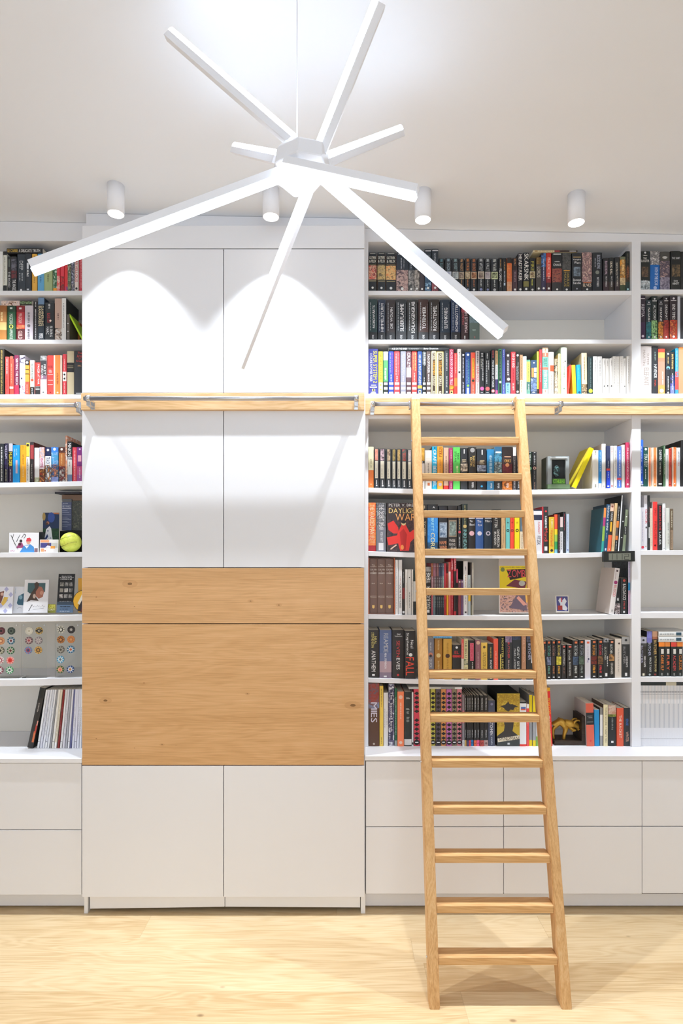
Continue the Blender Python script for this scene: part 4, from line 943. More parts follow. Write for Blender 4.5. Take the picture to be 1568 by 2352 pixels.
ra5c = do_row('fifth ladder-bay shelf; right end', 1266, bay(A_, 6), '''
1382.5-1388 1166 ec9048:.22,b43c7c:.42,98c050:.75,38a8a0 @L7 @h @S30606c ; l8ab84a|.4,.6
1388.6-1397 1158 1c4c70 @L7.5 @S184058 ; tREGIOLE & WINE|ecf0f0|.03,.55,.3,.75 ; la0b8c8|.6,.72 ; re0e4f0|.92,.97,.3,.7
1397.6-1406.2 1156 ecc8b0:.16,302820:.65,f06c44 @L8 @S2a2018 ; o8a4838|.06,.28 ; tTALKING|eee|.18,.36,.3,.8 ; rf0b830|.38,.58,.3,.75 ; leee|.93,.96
1406.8-1413.3 1155 d8b888 @L8 @Sc8a070 ; lc09050|.1,.9
1413.9-1420.2 1160 26221e:.34,e08438:.48,5a504c:.66,e07c38:.75,2a2a28 @L8 @S1c1a18 ; leee|.03,.32 ; leee|.78,.95
1420.8-1423.6 1137 e4e6e8 @L9 @S222426
1424.2-1431.5 1160 1e201f @L8.5 @S1a1c1b ; od8d8d8|.35,.2 ; od8d8d8|.7,.2
1432-1439 1170 808a70 @L8 @S505a44 ; oe8e8e0|.17,.24 ; r2a2c28|.4,.6 ; leee|.42,.58
''')
ra6 = do_row('sixth ladder-bay shelf; beside slipcase', 1411.3, bay(A_, 3), '''
908-914.5 1286 ecebea ; l9aa0b0|.15,.9
915.3-923.8 1286 e9e8e8 ; lc89898|.3,.45 ; tCALVIN AND HOBBES|34343a|.45,.88,.3,.75
924.5-930 1309 34302e:.4,8a2c2c:.65,34302e ; lc8c8c8|.05,.3 ; reee|.92,.97
930.5-936.5 1308 eae8e4 ; lc8b8a8|.3,.8
937-945 1308 e8e6e2 ; o2a2a2a|.18,.16 ; l3a3a3a|.5,.85
945.6-949 1308 ece8e0 ; l9a9a9a|.2,.9
949.4-955.5 1310 2c3a30:.25,dcdcd8:.7,242a28
''')
ra6b = do_row('sixth ladder-bay shelf; between stiles', 1411.3, bay(A_, 3), '''
969-976.5 1310 d8d4cc
977.5-991 1302 ~a8a8a8~707070:.1,24221f @h ; uTIERE|f0f0ec|.12,.34,.2,.85 ; uDAS BUCH DER|f0f0ec|.4,.86,.2,.85 ; re8e8e8|.89,.95,.25,.7
'''+''.join(f'{991.6+4.15*i:.1f}-{995.4+4.15*i:.1f} 1294 {c}:.25,{c2}:.6,{c3} ; reee|.05,.06,.3,.7 ; leee|.28,.5 ; lb8c8c8|.65,.85\n' for i, (c, c2, c3) in enumerate((('b06840', 'c08890', 'd06070'), ('9a6070', '7a5058', '6a8088'), ('8a5a64', '6a5a5c', '384048'), ('8a5a58', '5a4044', '2c3438'), ('3c3c5a', '4a4450', '2c2c38'), ('303854', '585060', '2a2c34'), ('6a7488', '88a0a0', '2e2e38'))))+'''
1020.7-1026 1294 c83848:.7,b82830
1026.4-1030.3 1317 a03030:.45,f0b820
1031-1036 1291 d85450:.18,ecd4d0:.6,e06860
1036.6-1042.5 1283 c02838 ; tHAMMER|f4d8dc|.04,.2 ; lf0b8b8|.4,.9
1043.2-1048.4 1283 d83c50:.22,2c2020:.93,c83038 ; tDEATH|f8e8e8|.02,.2
1049-1052.8 1307 d85068:.3,2c2424
1053.2-1059.3 1332 703c48:.4,8a3c44 ; oe0d0c8|.06,.3
1059.8-1064.8 1332 6c4c74 ; oe0d0c8|.06,.3
1065.4-1075.6 1289 eae9ea @h @S222628 ; l5a5a60|.1,.17,.3,.7 ; lc8b080|.25,.6,.3,.7 ; l9a9aa8|.65,.8 ; r333|.93,.96,.3,.7
1076.2-1082 1321 bcc8c8:.45,e8bc30:.65,b8c4c8 ; l8a9098|.1,.4
1082.6-1085 1292 6a6460:.8,8a8a70
1085.4-1088 1292 dcd8c8 @S8a8070
''')
ra7 = do_row('seventh ladder-bay shelf; beside ladder', 1557.5, bay(A_, 5.5), '''
846-870.5 1448 2c2725 @h ; tNEAL|d8c870|.13,.3,.55,.78 ; tSTEPHENSON|d8c870|.05,.37,.28,.52 ; tANATHEM|f0ece8|.43,.87,.3,.68 ; reee|.92,.96,.35,.6
871.7-899.5 1448 5c6c94:.48,6a7498:.65,b89ca4:.88,8a7a8c @h ; tREAMDE|b8b8bc|.07,.47,.35,.72 ; tNEAL STEPHENSON|f0f0f4|.48,.8,.42,.58 ; reee|.95,.98,.35,.6
901.2-928 1448 2e2a2a @h ; hNeal|eee|.07,.1,.4,.7 ; hStephenson|eee|.115,.145,.2,.85 ; tSEVEN|c04040|.22,.56,.36,.66 ; tEVES|eee|.58,.82,.36,.66 ; oc83838|.93,.1
929.3-955 1450 2e2a29 @h ; tStephenson|f4f4f4|.04,.5,.12,.4 ; tNeal|f4f4f4|.19,.36,.55,.8 ; oeee|.5,.16,.55 ; tFALL|f05038|.55,.93,.12,.85
''')
ra7b = do_row('seventh ladder-bay shelf; between stiles', 1557.5, bay(A_, 5.5), '''
968-980.8 1467 6a7280
982-997.5 1467 7e7f8c ; lc8c8d0|.1,.3 ; od08870|.4,.32 ; o3a3034|.43,.2 ; tQUICK|d8d8dc|.5,.72,.25,.7
999-1017 1467 b07c30 ; ld8b878|.05,.3 ; oe0c888|.42,.28 ; ld8b878|.55,.95
1019-1038.5 1468 d0a040 ; lb08430|.1,.35 ; o4a2c18|.42,.26 ; lb08430|.5,.95
1040-1060 1482 2a2826:.3,b83030:.36,2a2826 ; oeee|.08,.14 ; hEL|d84040|.18,.26,.25,.75 ; hCIGNO|d84040|.3,.37,.05,.95
1060.6-1066 1469 e8605c:.48,ded8c8 ; lf0d8d0|.1,.45
1066.5-1076 1468 ddd6a4:.5,~3a5a50~e0d8b0:.64,ddd6a4 ; tTHE BIG U|26241e|.05,.46,.25,.7 ; l5a5a40|.7,.95
1077-1092.2 1472 26221f @h ; re06880|.07,.52,.25,.8 ; tINTERFACE|c83048|.09,.5,.32,.72 ; leee|.55,.97,.5,.75
1093-1105.3 1471 93606a ; oe0b8a0|.07,.35 ; ld0b0b0|.3,.95
1106-1121 1477 e4bc54 ; o5a4420|.12,.2 ; tTHE DIAMOND AGE|4a3818|.26,.8,.5,.75 ; l4a3818|.26,.9,.25,.42
1122-1134.3 1479 25282a ; lc8a860|.1,.4 ; tSNOW CRASH|eee|.45,.97,.35,.7
1135-1145.5 1468 ee5c44 ; lf8c0b0|.3,.95
1146.5-1161 1461 1c1c1c ; tMONSTER HUNTER|d8c868|.02,.95,.5,.8 ; rd0c060|.42,.78,.25,.42
1162-1177 1461 ~5a5070~a890a8:.15,36383a ; tBUTCHER|d83c4c|.15,.52,.35,.65 ; lb8a0a0|.55,.9
1178-1198.5 1461 ~3a4868~303438:.1,2c3034 ; tGREY SISTER|dce0e0|.25,.9,.55,.8 ; tMARK LAWRENCE|d0d4d4|.3,.85,.2,.4
1199.5-1209.5 1461 b88868 ; tNEIL GAIMAN|d8a890|.05,.6,.25,.75
1211-1226 1461 ~5a5a70~282a2c:.14,2c2c2e ; tBUTCHER|c0c0dc|.18,.55,.25,.6 ; reee|.33,.62,.72,.9
1227-1246.5 1471 242424 ; l909090|.2,.8
''')
def df(x0, x1, t, c, c2, mid, name): return f'{x0}-{x1} {t} 242322:.42,{mid}:.63,242322 ; re07848|.03,.08,.3,.75 ; t{name}|{c}|.14,.4,.25,.65 ; l{c2}|.66,.85,.2,.8 ; lc8c8c8|.12,.4,.78,.88 ; reee|.93,.955,.3,.7\n'
ra7c = do_row('seventh ladder-bay shelf; past ladder', 1557.5, bay(A_, 5.5), df(1248, 1256.3, 1472, 'd86038', 'd07048', '2a2624', 'JIM')+df(1257.3, 1268, 1472, '58a898', '70a898', '~303848~9098b8', 'BUTCHER')+df(1269, 1279, 1472, 'a87868', 'b87850', '3c3432', 'BUTCHER')
 +df(1280, 1291.2, 1471, 'e0c860', 'e0a840', '~e8dc48~a89830', 'BUTCHER')+'''
1292.5-1302.8 1482 26221f:.2,2c2826 ; re06858|.03,.08,.3,.75 ; tDEATH MASKS|d8d4d0|.14,.6,.3,.7 ; l9a7060|.65,.85
1304-1317 1482 26221f ; re06858|.03,.08,.3,.75 ; tBUTCHER|d8d8d4|.16,.45,.25,.55 ; tBLOOD RITES|e0e0dc|.5,.9,.35,.65
'''+df(1318, 1331.2, 1472, 'd0d4d4', 'd0d4d0', '~506888~242a34', 'BUTCHER')+df(1332.5, 1345, 1471, '9098a0', '8a9490', '~384838~607060', 'BUTCHER')+'''
1346-1358.8 1471 dcd8e0 ; re06848|.04,.09,.3,.75 ; lc0bcc8|.15,.45 ; o3a3a58|.49,.16,.6 ; lb0a8c8|.52,.58,.2,.7
'''+df(1360, 1374, 1471, 'e89830', 'e8a038', '~802c20~302420', 'BUTCHER')+df(1375, 1387.6, 1470, 'd03848', 'd84048', '~3a3028~886038', 'BUTCHER')+'''
1388.6-1401 1467 ~a8a8ac~686868:.1,2a2a2a ; o2a2a2a|.06,.18 ; tBUTCHER|c0beb0|.22,.55,.15,.5 ; leee|.45,.7,.6,.85 ; reee|.87,.95,.3,.7
1402.2-1414.5 1471 242220:.38,~d09858~3a2c24:.55,26241f ; re09068|.03,.08,.3,.75 ; tBUTCHER|d8dcd4|.12,.36,.15,.6 ; tCHANGES|e0dcd4|.6,.9,.3,.7
1415.5-1430 1468 ddd2c6 ; o5a4840|.12,.16,.6 ; lb0a8a0|.25,.85
1431.2-1449.8 1464 a8a6a4:.18,2f3031 @h ; o26282a|.08,.16 ; tBUTCHER|9a9a9c|.24,.66,.15,.42 ; tCOLD DAYS|f0f0f0|.48,.74,.5,.75 ; reee|.88,.96,.38,.65
''')
def dia(x0, x1, c, t=1585): return f'{x0}-{x1} {t} {c} @h @P.004 ; d1e1a1a ; o1c1a1a|.935,.48 ; reee|.925,.945,.22,.78\n'
ra8 = do_row('bottom ladder-bay shelf; left end', 1716.3, bay(A_, 0), '''
846.5-871 1571 ~6a5a60~a04038~8a4030:.3,~7a4a38~8090b0:.4,5c3c2a @h ; tMIES|dcd4e0|.3,.62,.22,.8 ; oc0b0a0|.96,.1
871.8-880.5 1577 f0cb58 ; l8a6a20|.05,.35 ; l8a6a20|.85,.96
881.3-891.8 1593 e8e5e2 ; l8a8888|.3,.65,.2,.35 ; l8a8888|.35,.6,.65,.78
892.6-905.8 1572 ~dcdce4~403a58~8880a0 @h ; r3a3450|.1,.9,.3,.75 ; tbaseball book|f0ecf0|.3,.78,.33,.72 ; tThe|f0ecf0|.12,.26,.33,.72
906.6-912.4 1583 246444:.9,98a4a0 ; lc8e0d0|.15,.8
913-928 1590 ff8c5e @h ; of8c8b0|.1,.3 ; lf8d0b8|.2,.5 ; of8d0b8|.93,.24
928.8-945.8 1591 2c302e:.87,e4e4e2:.98,2c302e @h ; lb8bcb8|.1,.13,.1,.9 ; lb8bcb8|.3,.33,.1,.9 ; lb8bcb8|.36,.4,.2,.8 ; l989c98|.46,.56,.2,.8
946.4-950 1592 ebebeb ; r333|.93,.97
'''+dia(951, 964.5, 'd84458', 1584))
ra8b = do_row('bottom ladder-bay shelf; between stiles', 1716.3, bay(A_, 0), dia(966.5, 977.2, '5c4a54')+dia(978, 989.3, '484048')+dia(990, 1001.2, 'c8c050')+dia(1002, 1013.4, '5a4c58')+dia(1014.2, 1025.6, 'e09858')+dia(1026.4, 1038.4, 'c870b0')+dia(1039.2, 1050.4, '948468')+dia(1051.2, 1062, 'e08894')+'''
1062.6-1067.8 1598 8a7c80:.3,b86874:.55,8a8488:.88,f0f0f0 ; l2a2a2a|.9,.98
'''+''.join(f'{a}-{b} 1599 242220:.88,{c} ; leee|.05,.28 ; leee|.68,.84{x}\n' for a, b, c, x in ((1068.4, 1072.8, 'd8b060', ''), (1073.3, 1077.6, '584c7c', ''), (1078, 1082.6, 'e84c50', ' ; t1|222|.91,.96'), (1083, 1088.8, '2c84c8', ' ; t2|222|.91,.96'), (1089.3, 1095.6, 'f07040', ' ; t3|b02820|.91,.96'), (1096, 1102.8, 'f05c88', ' ; t4|b02850|.91,.96'), (1103.3, 1112.4, 'b84840', ' ; t5|6a2018|.91,.96'), (1113, 1122.2, 'b89894', ' ; o7a5a58|.94,.3')))+'''
1123-1138.8 1611 4a4e60 @h @S3a3c48 ; o7c80a0|.08,.2 ; tWATCHMEN|f0f0f4|.36,.76,.25,.65 ; lb8bcc8|.8,.97
''')
ra8c = do_row('bottom ladder-bay shelf; right stile', 1716.3, bay(A_, 0), '''
1194.3-1210.3 1613 222426:.04,f0eff0:.95,e8382c @h ; r4a70b8|.12,.16,.2,.9 ; re06048|.16,.19,.2,.9
1211-1216.8 1619 f0f0f0:.1,f05050 ; lf8d8d8|.35,.5
1217.5-1224.5 1598 f2d818:.36,9a9c9e:.88,f2d818
1225.3-1232.2 1600 f2d818:.36,a8aaac:.88,f2d818
1233-1241 1603 f2d818:.36,dfe2e4:.8,8ab850
1242-1256 1606 d8d0c0
1262.5-1271.3 1581 f0b020:.06,f0302c @L-6 @S9c2018 ; tMONOLOG|f4c020|.18,.45,.15,.85 ; lf8d8d8|.48,.8,.2,.7
''')
ra8d = do_row('bottom ladder-bay shelf; right end', 1716.3, bay(A_, 0), '''
1349.5-1367.5 1617 d86048:.22,26282a:.5,e06a54 @h @L-2.5 @Sc8c0bc ; rb8b8b8|.29,.3,.15,.8 ; rb8b8b8|.33,.34,.3,.8 ; rb8b8b8|.43,.44,.1,.9 ; oe04848|.87,.14
1368.5-1379.8 1632 1c90cc @L-1
1381-1387.6 1628 8e8c88:.18,ebe9e4:.73,a8a8a6 @S4a3a30
1388.4-1398.6 1620 ecdfb4 @h @S5a4030 ; tTHREE SCORE|6a6040|.06,.5,.35,.7 ; tTWENTY TEN|6a6040|.54,.9,.35,.7
1400-1418 1622 ~d8c8b8~c09078:.22,~98a048~505820:.28,24292b @h ; l8a908c|.3,.6 ; reee|.87,.92,.35,.65
1419.3-1434.8 1628 de5a3c @h ; tTHE RACKET|f4e0d0|.18,.78,.3,.65
1436-1449.8 1628 303236 @h ; tSENSE|3c74c0|.28,.46,.3,.7 ; tWINTER|d8a890|.62,.88,.3,.75
''')
# far right bay
rb1 = do_row('top far-right shelf', 664.5, bay(B_, 0), '''
1472.5-1495.5 574 1c2220:.75,~1c2426~d0dce0 @h ; oe0e0e0|.04,.1 ; le8e4dc|.1,.12,.15,.8 ; hTHE|e8e4dc|.16,.21,.3,.65 ; hSLAUGHTER|e8e4dc|.22,.28,.08,.9 ; r~3a3028~7a6048|.4,.66,.15,.8 ; hDAN|eee|.74,.78,.3,.7 ; hABNETT|eee|.8,.85,.2,.85
1496.5-1518.5 573 ~a8a4a0~585458~dcd8d4:.35,1465b4 @h ; tPATH OF THE ESCAR|dce8f4|.42,.87,.45,.8 ; oa8c0e8|.93,.18
1520-1542.5 574 4a4844:.24,~c8a8a0~403848~807078:.65,~5a5468~a8a0b0 @h ; leceae4|.12,.2,.1,.9
1543.5-1566 573 1e201e @h ; hTHE|eee|.16,.21,.1,.4 ; hSAINT|eee|.16,.21,.5,.95 ; r~2a2620~806848|.35,.65,.1,.95 ; hDAN|eee|.74,.78,.3,.7 ; hABNETT|eee|.8,.85,.15,.85
1567-1590 574 1e201e @h
''')
def et(x0, x1, t, c, pic, s, sd=''): return f'{x0}-{x1} {t} {c}:.55,{pic} @h {sd} ; re0dcdc|.1,.115,.12,.85 ; od0ccd0|.06,.14 ; t{s}|e0dedc|.2,.54,.3,.7 ; oe8e4e4|.93,.16\n'
rb2 = do_row('second far-right shelf', 778.3, bay(B_, 0), '''
1472.5-1485 677 2c2030:.6,3c2444 ; re0dcdc|.06,.075,.1,.9 ; tREPTIA|d0ccd0|.2,.48,.25,.75 ; oe0d0e0|.92,.24
'''+et(1487.5, 1499, 686, '1c2c32', '~1c5058~2c8088', 'NAGASH', '@S808488')+et(1500, 1514, 677, '202a28', '~205030~a0d088~183828', 'ALTDORF')+et(1515, 1526.3, 686, '28282e', '~6a4020~e09038~4a2c20', 'KHAINE')+et(1527.3, 1540, 677, '2a2226', '~8a2824~b84030~501c20', 'DEADHAT')+et(1541, 1558.5, 677, '2c2228', '~d04828~802820~e08040', 'END TIMES')+'''
1559.5-1566 678 c4c4ca
1567-1585 680 28282c
''')
rb3 = do_row('third far-right shelf', 904, bay(B_, 0), '''
1472.5-1499 793 d4cbc8 @h ; tMARTIN|b0a49c|.08,.4,.25,.45 ; tSUTER|b0a49c|.15,.4,.58,.78 ; tELEFANT|b0a49c|.45,.82,.35,.75
1500.5-1514.5 793 2c2e32 @h ; l90a8a0|.12,.3 ; tHAVENOR|f0f4f4|.38,.66,.3,.8 ; lc84838|.7,.83
1515.5-1531 798 e04c38:.08,f0b060:.2,f08868:.28,f09078:.8,f0a058 ; lf4e8d8|.5,.78,.5,.8 ; of8e8e0|.92,.3
1532-1542.5 806 26282e ; oeee|.05,.2 ; ld0b070|.12,.28 ; o70a8d0|.38,.4 ; o26282e|.4,.2 ; leee|.58,.9 ; oeee|.96,.2
1543.2-1552.8 806 282a2c:.55,~282a2c~5a58a8:.8,7880c0 ; ld8b870|.05,.4,.2,.8 ; leee|.5,.9
1553.6-1561 798 1c8cb8:.5,~1c8cb8~d84840:.62,e04844:.9,3c90b8 ; ld8e8f0|.05,.5
1562-1575 795 e07c38:.05,c48c68
''')
rb4 = do_row('fourth far-right shelf', 1117.6, bay(B_, 0), '''
1471.8-1480 1009 3c78e0:.14,2358c8:.94,e4e8f0:.96,606468 @h ; lc8d8f8|.14,.47 ; lb0c8f4|.56,.72 ; re8e8f8|.88,.93,.3,.7
1481-1491 1026 114a42 @h ; oe0e8e4|.05,.28 ; tSTRATEGY|f0f4e8|.17,.5,.15,.85 ; leef4f0|.55,.8,.3,.6
1492-1500 1027 f4dccc ; re88858|.0,.999,.2,.75 ; lc85028|.2,.9
1501-1512.3 1027 f6dfc8 ; rf08c4c|.0,.999,.24,.8 ; ld87030|.2,.6 ; oeee|.93,.12
1513.3-1525.5 1027 1e2b26:.5,26221f @h ; tDARWIN|eee|.06,.32,.3,.8 ; lb8b8b0|.37,.7 ; reee|.91,.94,.2,.8
1526.3-1531 1022 4c6c4c ; le8f0d8|.02,.1 ; leef0d8|.2,.7
1531.6-1539 1030 e9ebe6 ; r1e4444|.16,.8,.4,.6
1539.8-1546.6 1028 cc4c38 @S7a2c20 ; l7a2018|.02,.5 ; r6a2018|.93,.95,.1,.6
1547.5-1557 1026 f8e0cc ; rf07838|.0,.999,.22,.82 ; lf8c0a0|.05,.4 ; oeee|.92,.14
1558-1566.3 1027 dfe2e6 ; l9aa0a8|.1,.35,.3,.8 ; le09aa0|.37,.47,.3,.8
1567-1580 1010 202020 @S1c1410
''')
rb5 = do_row('fifth far-right shelf', 1263.8, bay(B_, 0), '''
1471.6-1474.8 1165 e8eaec
1475.2-1482.6 1165 e8e6ee ; l9a98c0|.1,.8 ; oe04858|.93,.45
1483-1490.6 1137 e3e1e8 ; lb8b0b8|.05,.2 ; tGLOCK|d84050|.25,.52,.3,.9 ; r2a2a2a|.57,.6,.4,.8 ; oc0a878|.93,.2
1491.2-1495.6 1137 282c2e @h ; lc08080|.22,.5 ; reee|.58,.78,.25,.75
1496.3-1501 1167 efe0cc ; ld0b890|.1,.9
1501.7-1512.6 1152 ee3f3a @h @Sece4e0 ; tUNCI|901c1c|.14,.28,.35,.75 ; tPERCUSSI|901c1c|.4,.78,.35,.75 ; o7a1414|.9,.22
1513.4-1524 1159 262224 @h ; tBOKERSPRACHE|d83c40|.03,.56,.3,.75 ; tLAUER|e4e8e8|.6,.88,.3,.75
1525-1532.6 1155 ecedee ; ld8a8b0|.1,.4 ; o4a4a50|.96,.12
1533.4-1541.2 1166 dadcd4 ; l5a6a64|.35,.55 ; l9a9c94|.6,.85
1542-1550 1168 6c5c48 ; ld0c8b0|.05,.45,.25,.75 ; ra08870|.52,.98,.15,.85 ; l6c5c48|.55,.95
''')
rb7 = do_row('seventh far-right shelf', 1555, bay(B_, 0), '''
1472.3-1488 1464 b4b4c4:.16,4a4a48:.24,34302c @h ; o26282a|.08,.16 ; tBUTCHER|b4b4d0|.22,.66,.15,.42 ; tSKIN GAME|f0f0f0|.48,.76,.55,.85 ; rf0e8d0|.92,.98,.35,.65
1489-1501 1451 8484d0:.15,7a78c0:.25,202422 @h @S141414 ; tBUTCHER|c0c4e0|.25,.54,.25,.7 ; tPEACE TALKS|e4e8e8|.58,.9,.45,.8 ; oa8b0b0|.96,.2
1502-1514.3 1451 d8a888:.12,a86848:.18,1e1c1a @h ; tBUTCHER|dcb870|.2,.52,.25,.75 ; tBATTLE GROUND|d8c888|.55,.9,.4,.75 ; o8a3830|.96,.2
'''+''.join(f'{a}-{b} 1476 {c}:.13,222624 ; re0dcd4|.2,.34,.35,.8 ; t{t}|{c2}|.38,.82,.3,.8 ; lb8b8b4|.9,.97\n' for a, b, c, c2, t in ((1516, 1530, 'f48c30', 'f09038', 'DARK ELF'), (1531, 1543.2, 'f49440', 'f07048', 'FURY'), (1544.2, 1557.5, 'e0483c', 'd84c50', 'ACADEM'), (1558.5, 1572, 'f48c38', 'e08838', 'CURSOR'))))
for k, (y0, y1) in enumerate(((1451, 1463), (1463.4, 1475.6))):
    lying(1515.3, 1592, y0, y1, 'e9ebea', ['l9aa0a4|.04,.45,.25,.7', 'r2c5064|.52,.68,.2,.8'], ('upper' if k == 0 else 'lower')+' of two white books lying on black and orange ones, far right bay', group='books lying on other books', hard=True, depth=.16)
for i in range(30):
    a = 1472.4+3.62*i; c = ('e4e4e6', 'dcdcde', 'e8e4e4', 'd4d6da')[i*7 % 4]
    o = make_book(3.5*PXM, (1716.3-1576.5)*PXM, .215, f'{c}:.3,{("d8d8da" if i % 3 else "c4c6cc")}:.7,e6e6ea', ['r9a9a9e|.145,.15', 'rb0b0b4|.09,.12,.1,.9', 'r8a8a90|.875,.88'], False, c)
    o.name = 'magazine'; o.location = (X(a+1.8), YB+.014, ZCR+.0003)
    tag(o, f'white slim magazine, {NAV[i]} from left on the bottom shelf, far right bay', 'magazine', 'slim white magazines in a row, far right bay')
o = lying(1472, 1592, 1567.6, 1576, '2a3030:.5,c8c0a8:.7,3a3e40', [], 'black and grey folder lying on the white magazines, far right bay', group='books lying on other books', depth=.22)
# books lying above others between the ladder stiles
lying(939, 1062.5, 1579.5, 1584.2, 'c8c8c6:.6,9a9a98', ['rf0f0f0|.86,.99', 're0dcb0|.3,.55,.2,.6'], 'thin grey folder lying on the diamond-patterned books, bottom shelf', group='books lying on other books', depth=.2)
lying(996, 1038.5, 1461, 1467, '6ab4e4', ['l1c5c98|.05,.9,.2,.75'], 'thin light blue book lying on the two gold books behind the ladder', group='books lying on other books', depth=.16)

# ------------------------------------------------------------------ things that face the room
def panel(name, x0, x1, y0, y1, Y, th, body, label, cat, prints=None, tilt=0, yaw=0, group=None, hard=False):
    """an upright card, box or book front-on; prints(P) draws the face"""
    w, h = (x1-x0)*Y/F, (y1-y0)*Y/F
    bm = bmesh.new(); bbox(bm, -w/2, w/2, 0, th, 0, h, min(.0012, th*.3))
    o = mesh_obj(name, bm, mat(body) if isinstance(body, str) else body)
    o.location = (X((x0+x1)/2, Y), Y, Z(y1, Y)+.0003); o.rotation_euler = (-tilt, 0, yaw)
    if prints:
        P = Print(w, h, h, -.0002); prints(P); P.done('printed_face', o)
    return tag(o, label, cat, group)
YS = YB+.02
# second shelf behind the ladder rail: big novel cover facing out
def f(P):
    P.rect('3a2c2c', .0, .0, 1, 1); P.rect('~2c2424~5a3a3c', .02, .34, .98, .98)
    P.poly('e03028', [(.02, .42), (.2, .36), (.34, .5), (.36, .62), (.2, .62), (.05, .55)])
    P.poly('e8352c', [(.0, .7), (.3, .66), (.44, .44), (.56, .44), (.68, .6), (.98, .46), (.98, .6), (.7, .8), (.66, .97), (.4, .97), (.34, .82), (.05, .86)])
    P.poly('c02420', [(.38, .6), (.5, .52), (.6, .64), (.56, .96), (.44, .96)]); P.disc('e8c890', .5, .41, .07, .05); P.disc('2a2020', .5, .385, .075, .035)
    P.poly('e8c0a8', [(.1, .93), (.28, .84), (.3, .86), (.12, .95)]); P.disc('f09048', .46, .9, .05, .05)
    P.text('f4f4f4', 'PETER V. BRETT', .06, .02, .96, .075); P.text('f0d080', 'DAYLIGHT', .06, .11, .98, .21); P.text('f0a860', 'WAR', .26, .22, .86, .36)
    P.rect('b09080', .06, .095, .94, .099)
panel('book', 888, 965, 1155, 1268.5, YS, .034, '2c2422', 'hardback facing out with a red-robed figure on its dark cover, left of the ladder', 'book', f)
# comic in a sleeve
def f(P):
    P.rect('c9c0b8', 0, 0, 1, 1); P.rect('f4dc28', .02, .13, .98, .98); P.rect('~5a5058~d0a090~8a6a50', .02, .58, .98, .98); P.rect('e8b050', .62, .55, .96, .8)
    P.text('2a2a20', 'DER RÄCHER DER LEBENDEN', .04, .142, .96, .165); P.poly('30201c', [(.22, .2), (.95, .18), (.95, .31), (.32, .39)])
    P.text('e05058', 'ZOMBIES', .24, .2, .97, .34); P.disc('7a8a50', .11, .2, .06); P.poly('7a3848', [(.2, .5), (.45, .38), (.8, .42), (.75, .55)]); P.disc('c8c8c0', .66, .45, .09, .05)
    P.poly('6a5a68', [(.3, .9), (.55, .6), (.75, .66), (.8, .95)]); P.poly('d89888', [(.5, .72), (.7, .86), (.8, .84), (.56, .68)])
panel('comic_book', 1146, 1226, 1283.5, 1409, YB+.03, .006, 'cfc8c2', 'yellow comic with red title standing face out behind the right ladder stile', 'comic', f, tilt=.03)
def f(P):
    P.rect('e8dfd0', 0, 0, 1, 1); P.rect('4c4c84', .06, .05, .94, .94); P.poly('e8e8ec', [(.2, .3), (.35, .12), (.5, .3), (.7, .14), (.85, .34), (.7, .55), (.9, .75), (.8, .9), (.3, .8), (.35, .5)])
    P.rect('a83830', .14, .6, .5, .86); P.rect('c83848', .42, .12, .5, .4)
panel('trading_card', 1277, 1306, 1368, 1406.5, YB+.06, .006, 'e0d8c8', 'small framed card with white figure on violet alone right of the ladder', 'card', f, tilt=.12, yaw=-.06)
do_row('sixth ladder-bay shelf; right end', 1411.3, bay(A_, 3), '''
1400.5-1412 1305 e8e2e0 @L14.5 @Sd8ccc4 ; o3a3030|.06,.2 ; lb08888|.03,.24,.2,.4 ; oa83878|.31,.36 ; tBLOOD|e07078|.37,.62,.25,.8 ; l6a6a6a|.9,.96
1414.5-1427.5 1328 1c1c1e:.7,~d8c8c8~3a2020~c8c0c0 @h ; le0e0e0|.55,.62,.3,.8
1429-1444.5 1328 2a2a2b @h ; oc85048|.07,.2 ; tBALDACCI|f4f4f4|.16,.6,.28,.75 ; lc04848|.64,.86 ; reee|.91,.96,.35,.6
1445.2-1449.8 1290 d0c8e0:.4,2c94cc:.55,c8a8c0 @h @S~1c2430~3c4c5c ; l4a4a70|.03,.3
''')
# slipcase with three brown volumes
def z_(py, Y=YB): return Z(py, Y)
sc_ = empty('book_slipcase', (X(876.3), YB+.012, Z(1412)+.0002)); tag(sc_, 'orange-brown slipcase holding three brown volumes, left end of its shelf', 'slipcase')
for nm, a, b, y0, y1 in (('side_panel', 845.9, 848, 1281, 1411.9), ('side_panel', 905, 907.2, 1281, 1411.9), ('top_panel', 848.05, 904.95, 1281, 1283), ('bottom_panel', 848.05, 904.95, 1409.6, 1411.9)):
    box(nm, X(a), X(b), YB+.012, YB+.262, Z(y1)+.0003, Z(y0), mat('b4582c' if nm == 'side_panel' else '7c5a4c'), sc_, .0004)
for i, (a, b, t1) in enumerate(((848.6, 866.6, 'left'), (867, 885.3, 'middle'), (885.7, 904.4, 'right'))):
    o = make_book((b-a)*PXM, (1409.2-1284)*PXM, .24, '765a4e', ['hThe|e8d8c8|.1,.12,.3,.7', 'hComplete|e8d8c8|.13,.15,.1,.9', 'hCALVIN|e8dcd0|.18,.21,.08,.92', 'h&|e8dcd0|.222,.235,.4,.6', 'hHOBBES|e8dcd0|.245,.275,.08,.92',
        'hBook|d8c8b8|.44,.46,.3,.7', 're0d0c0|.68,.684,.1,.9', 'hWatterson|e0d0c0|.69,.71,.1,.9', 're8c070|.85,.89,.35,.65', 'oe8c070|.89,.15'], True)
    o.location = (X((a+b)/2), YB+.018, Z(1409.4)+.0004); tag(o, f'{t1} brown clothbound volume of the three inside the orange-brown slipcase', 'book', 'brown volumes in the slipcase')
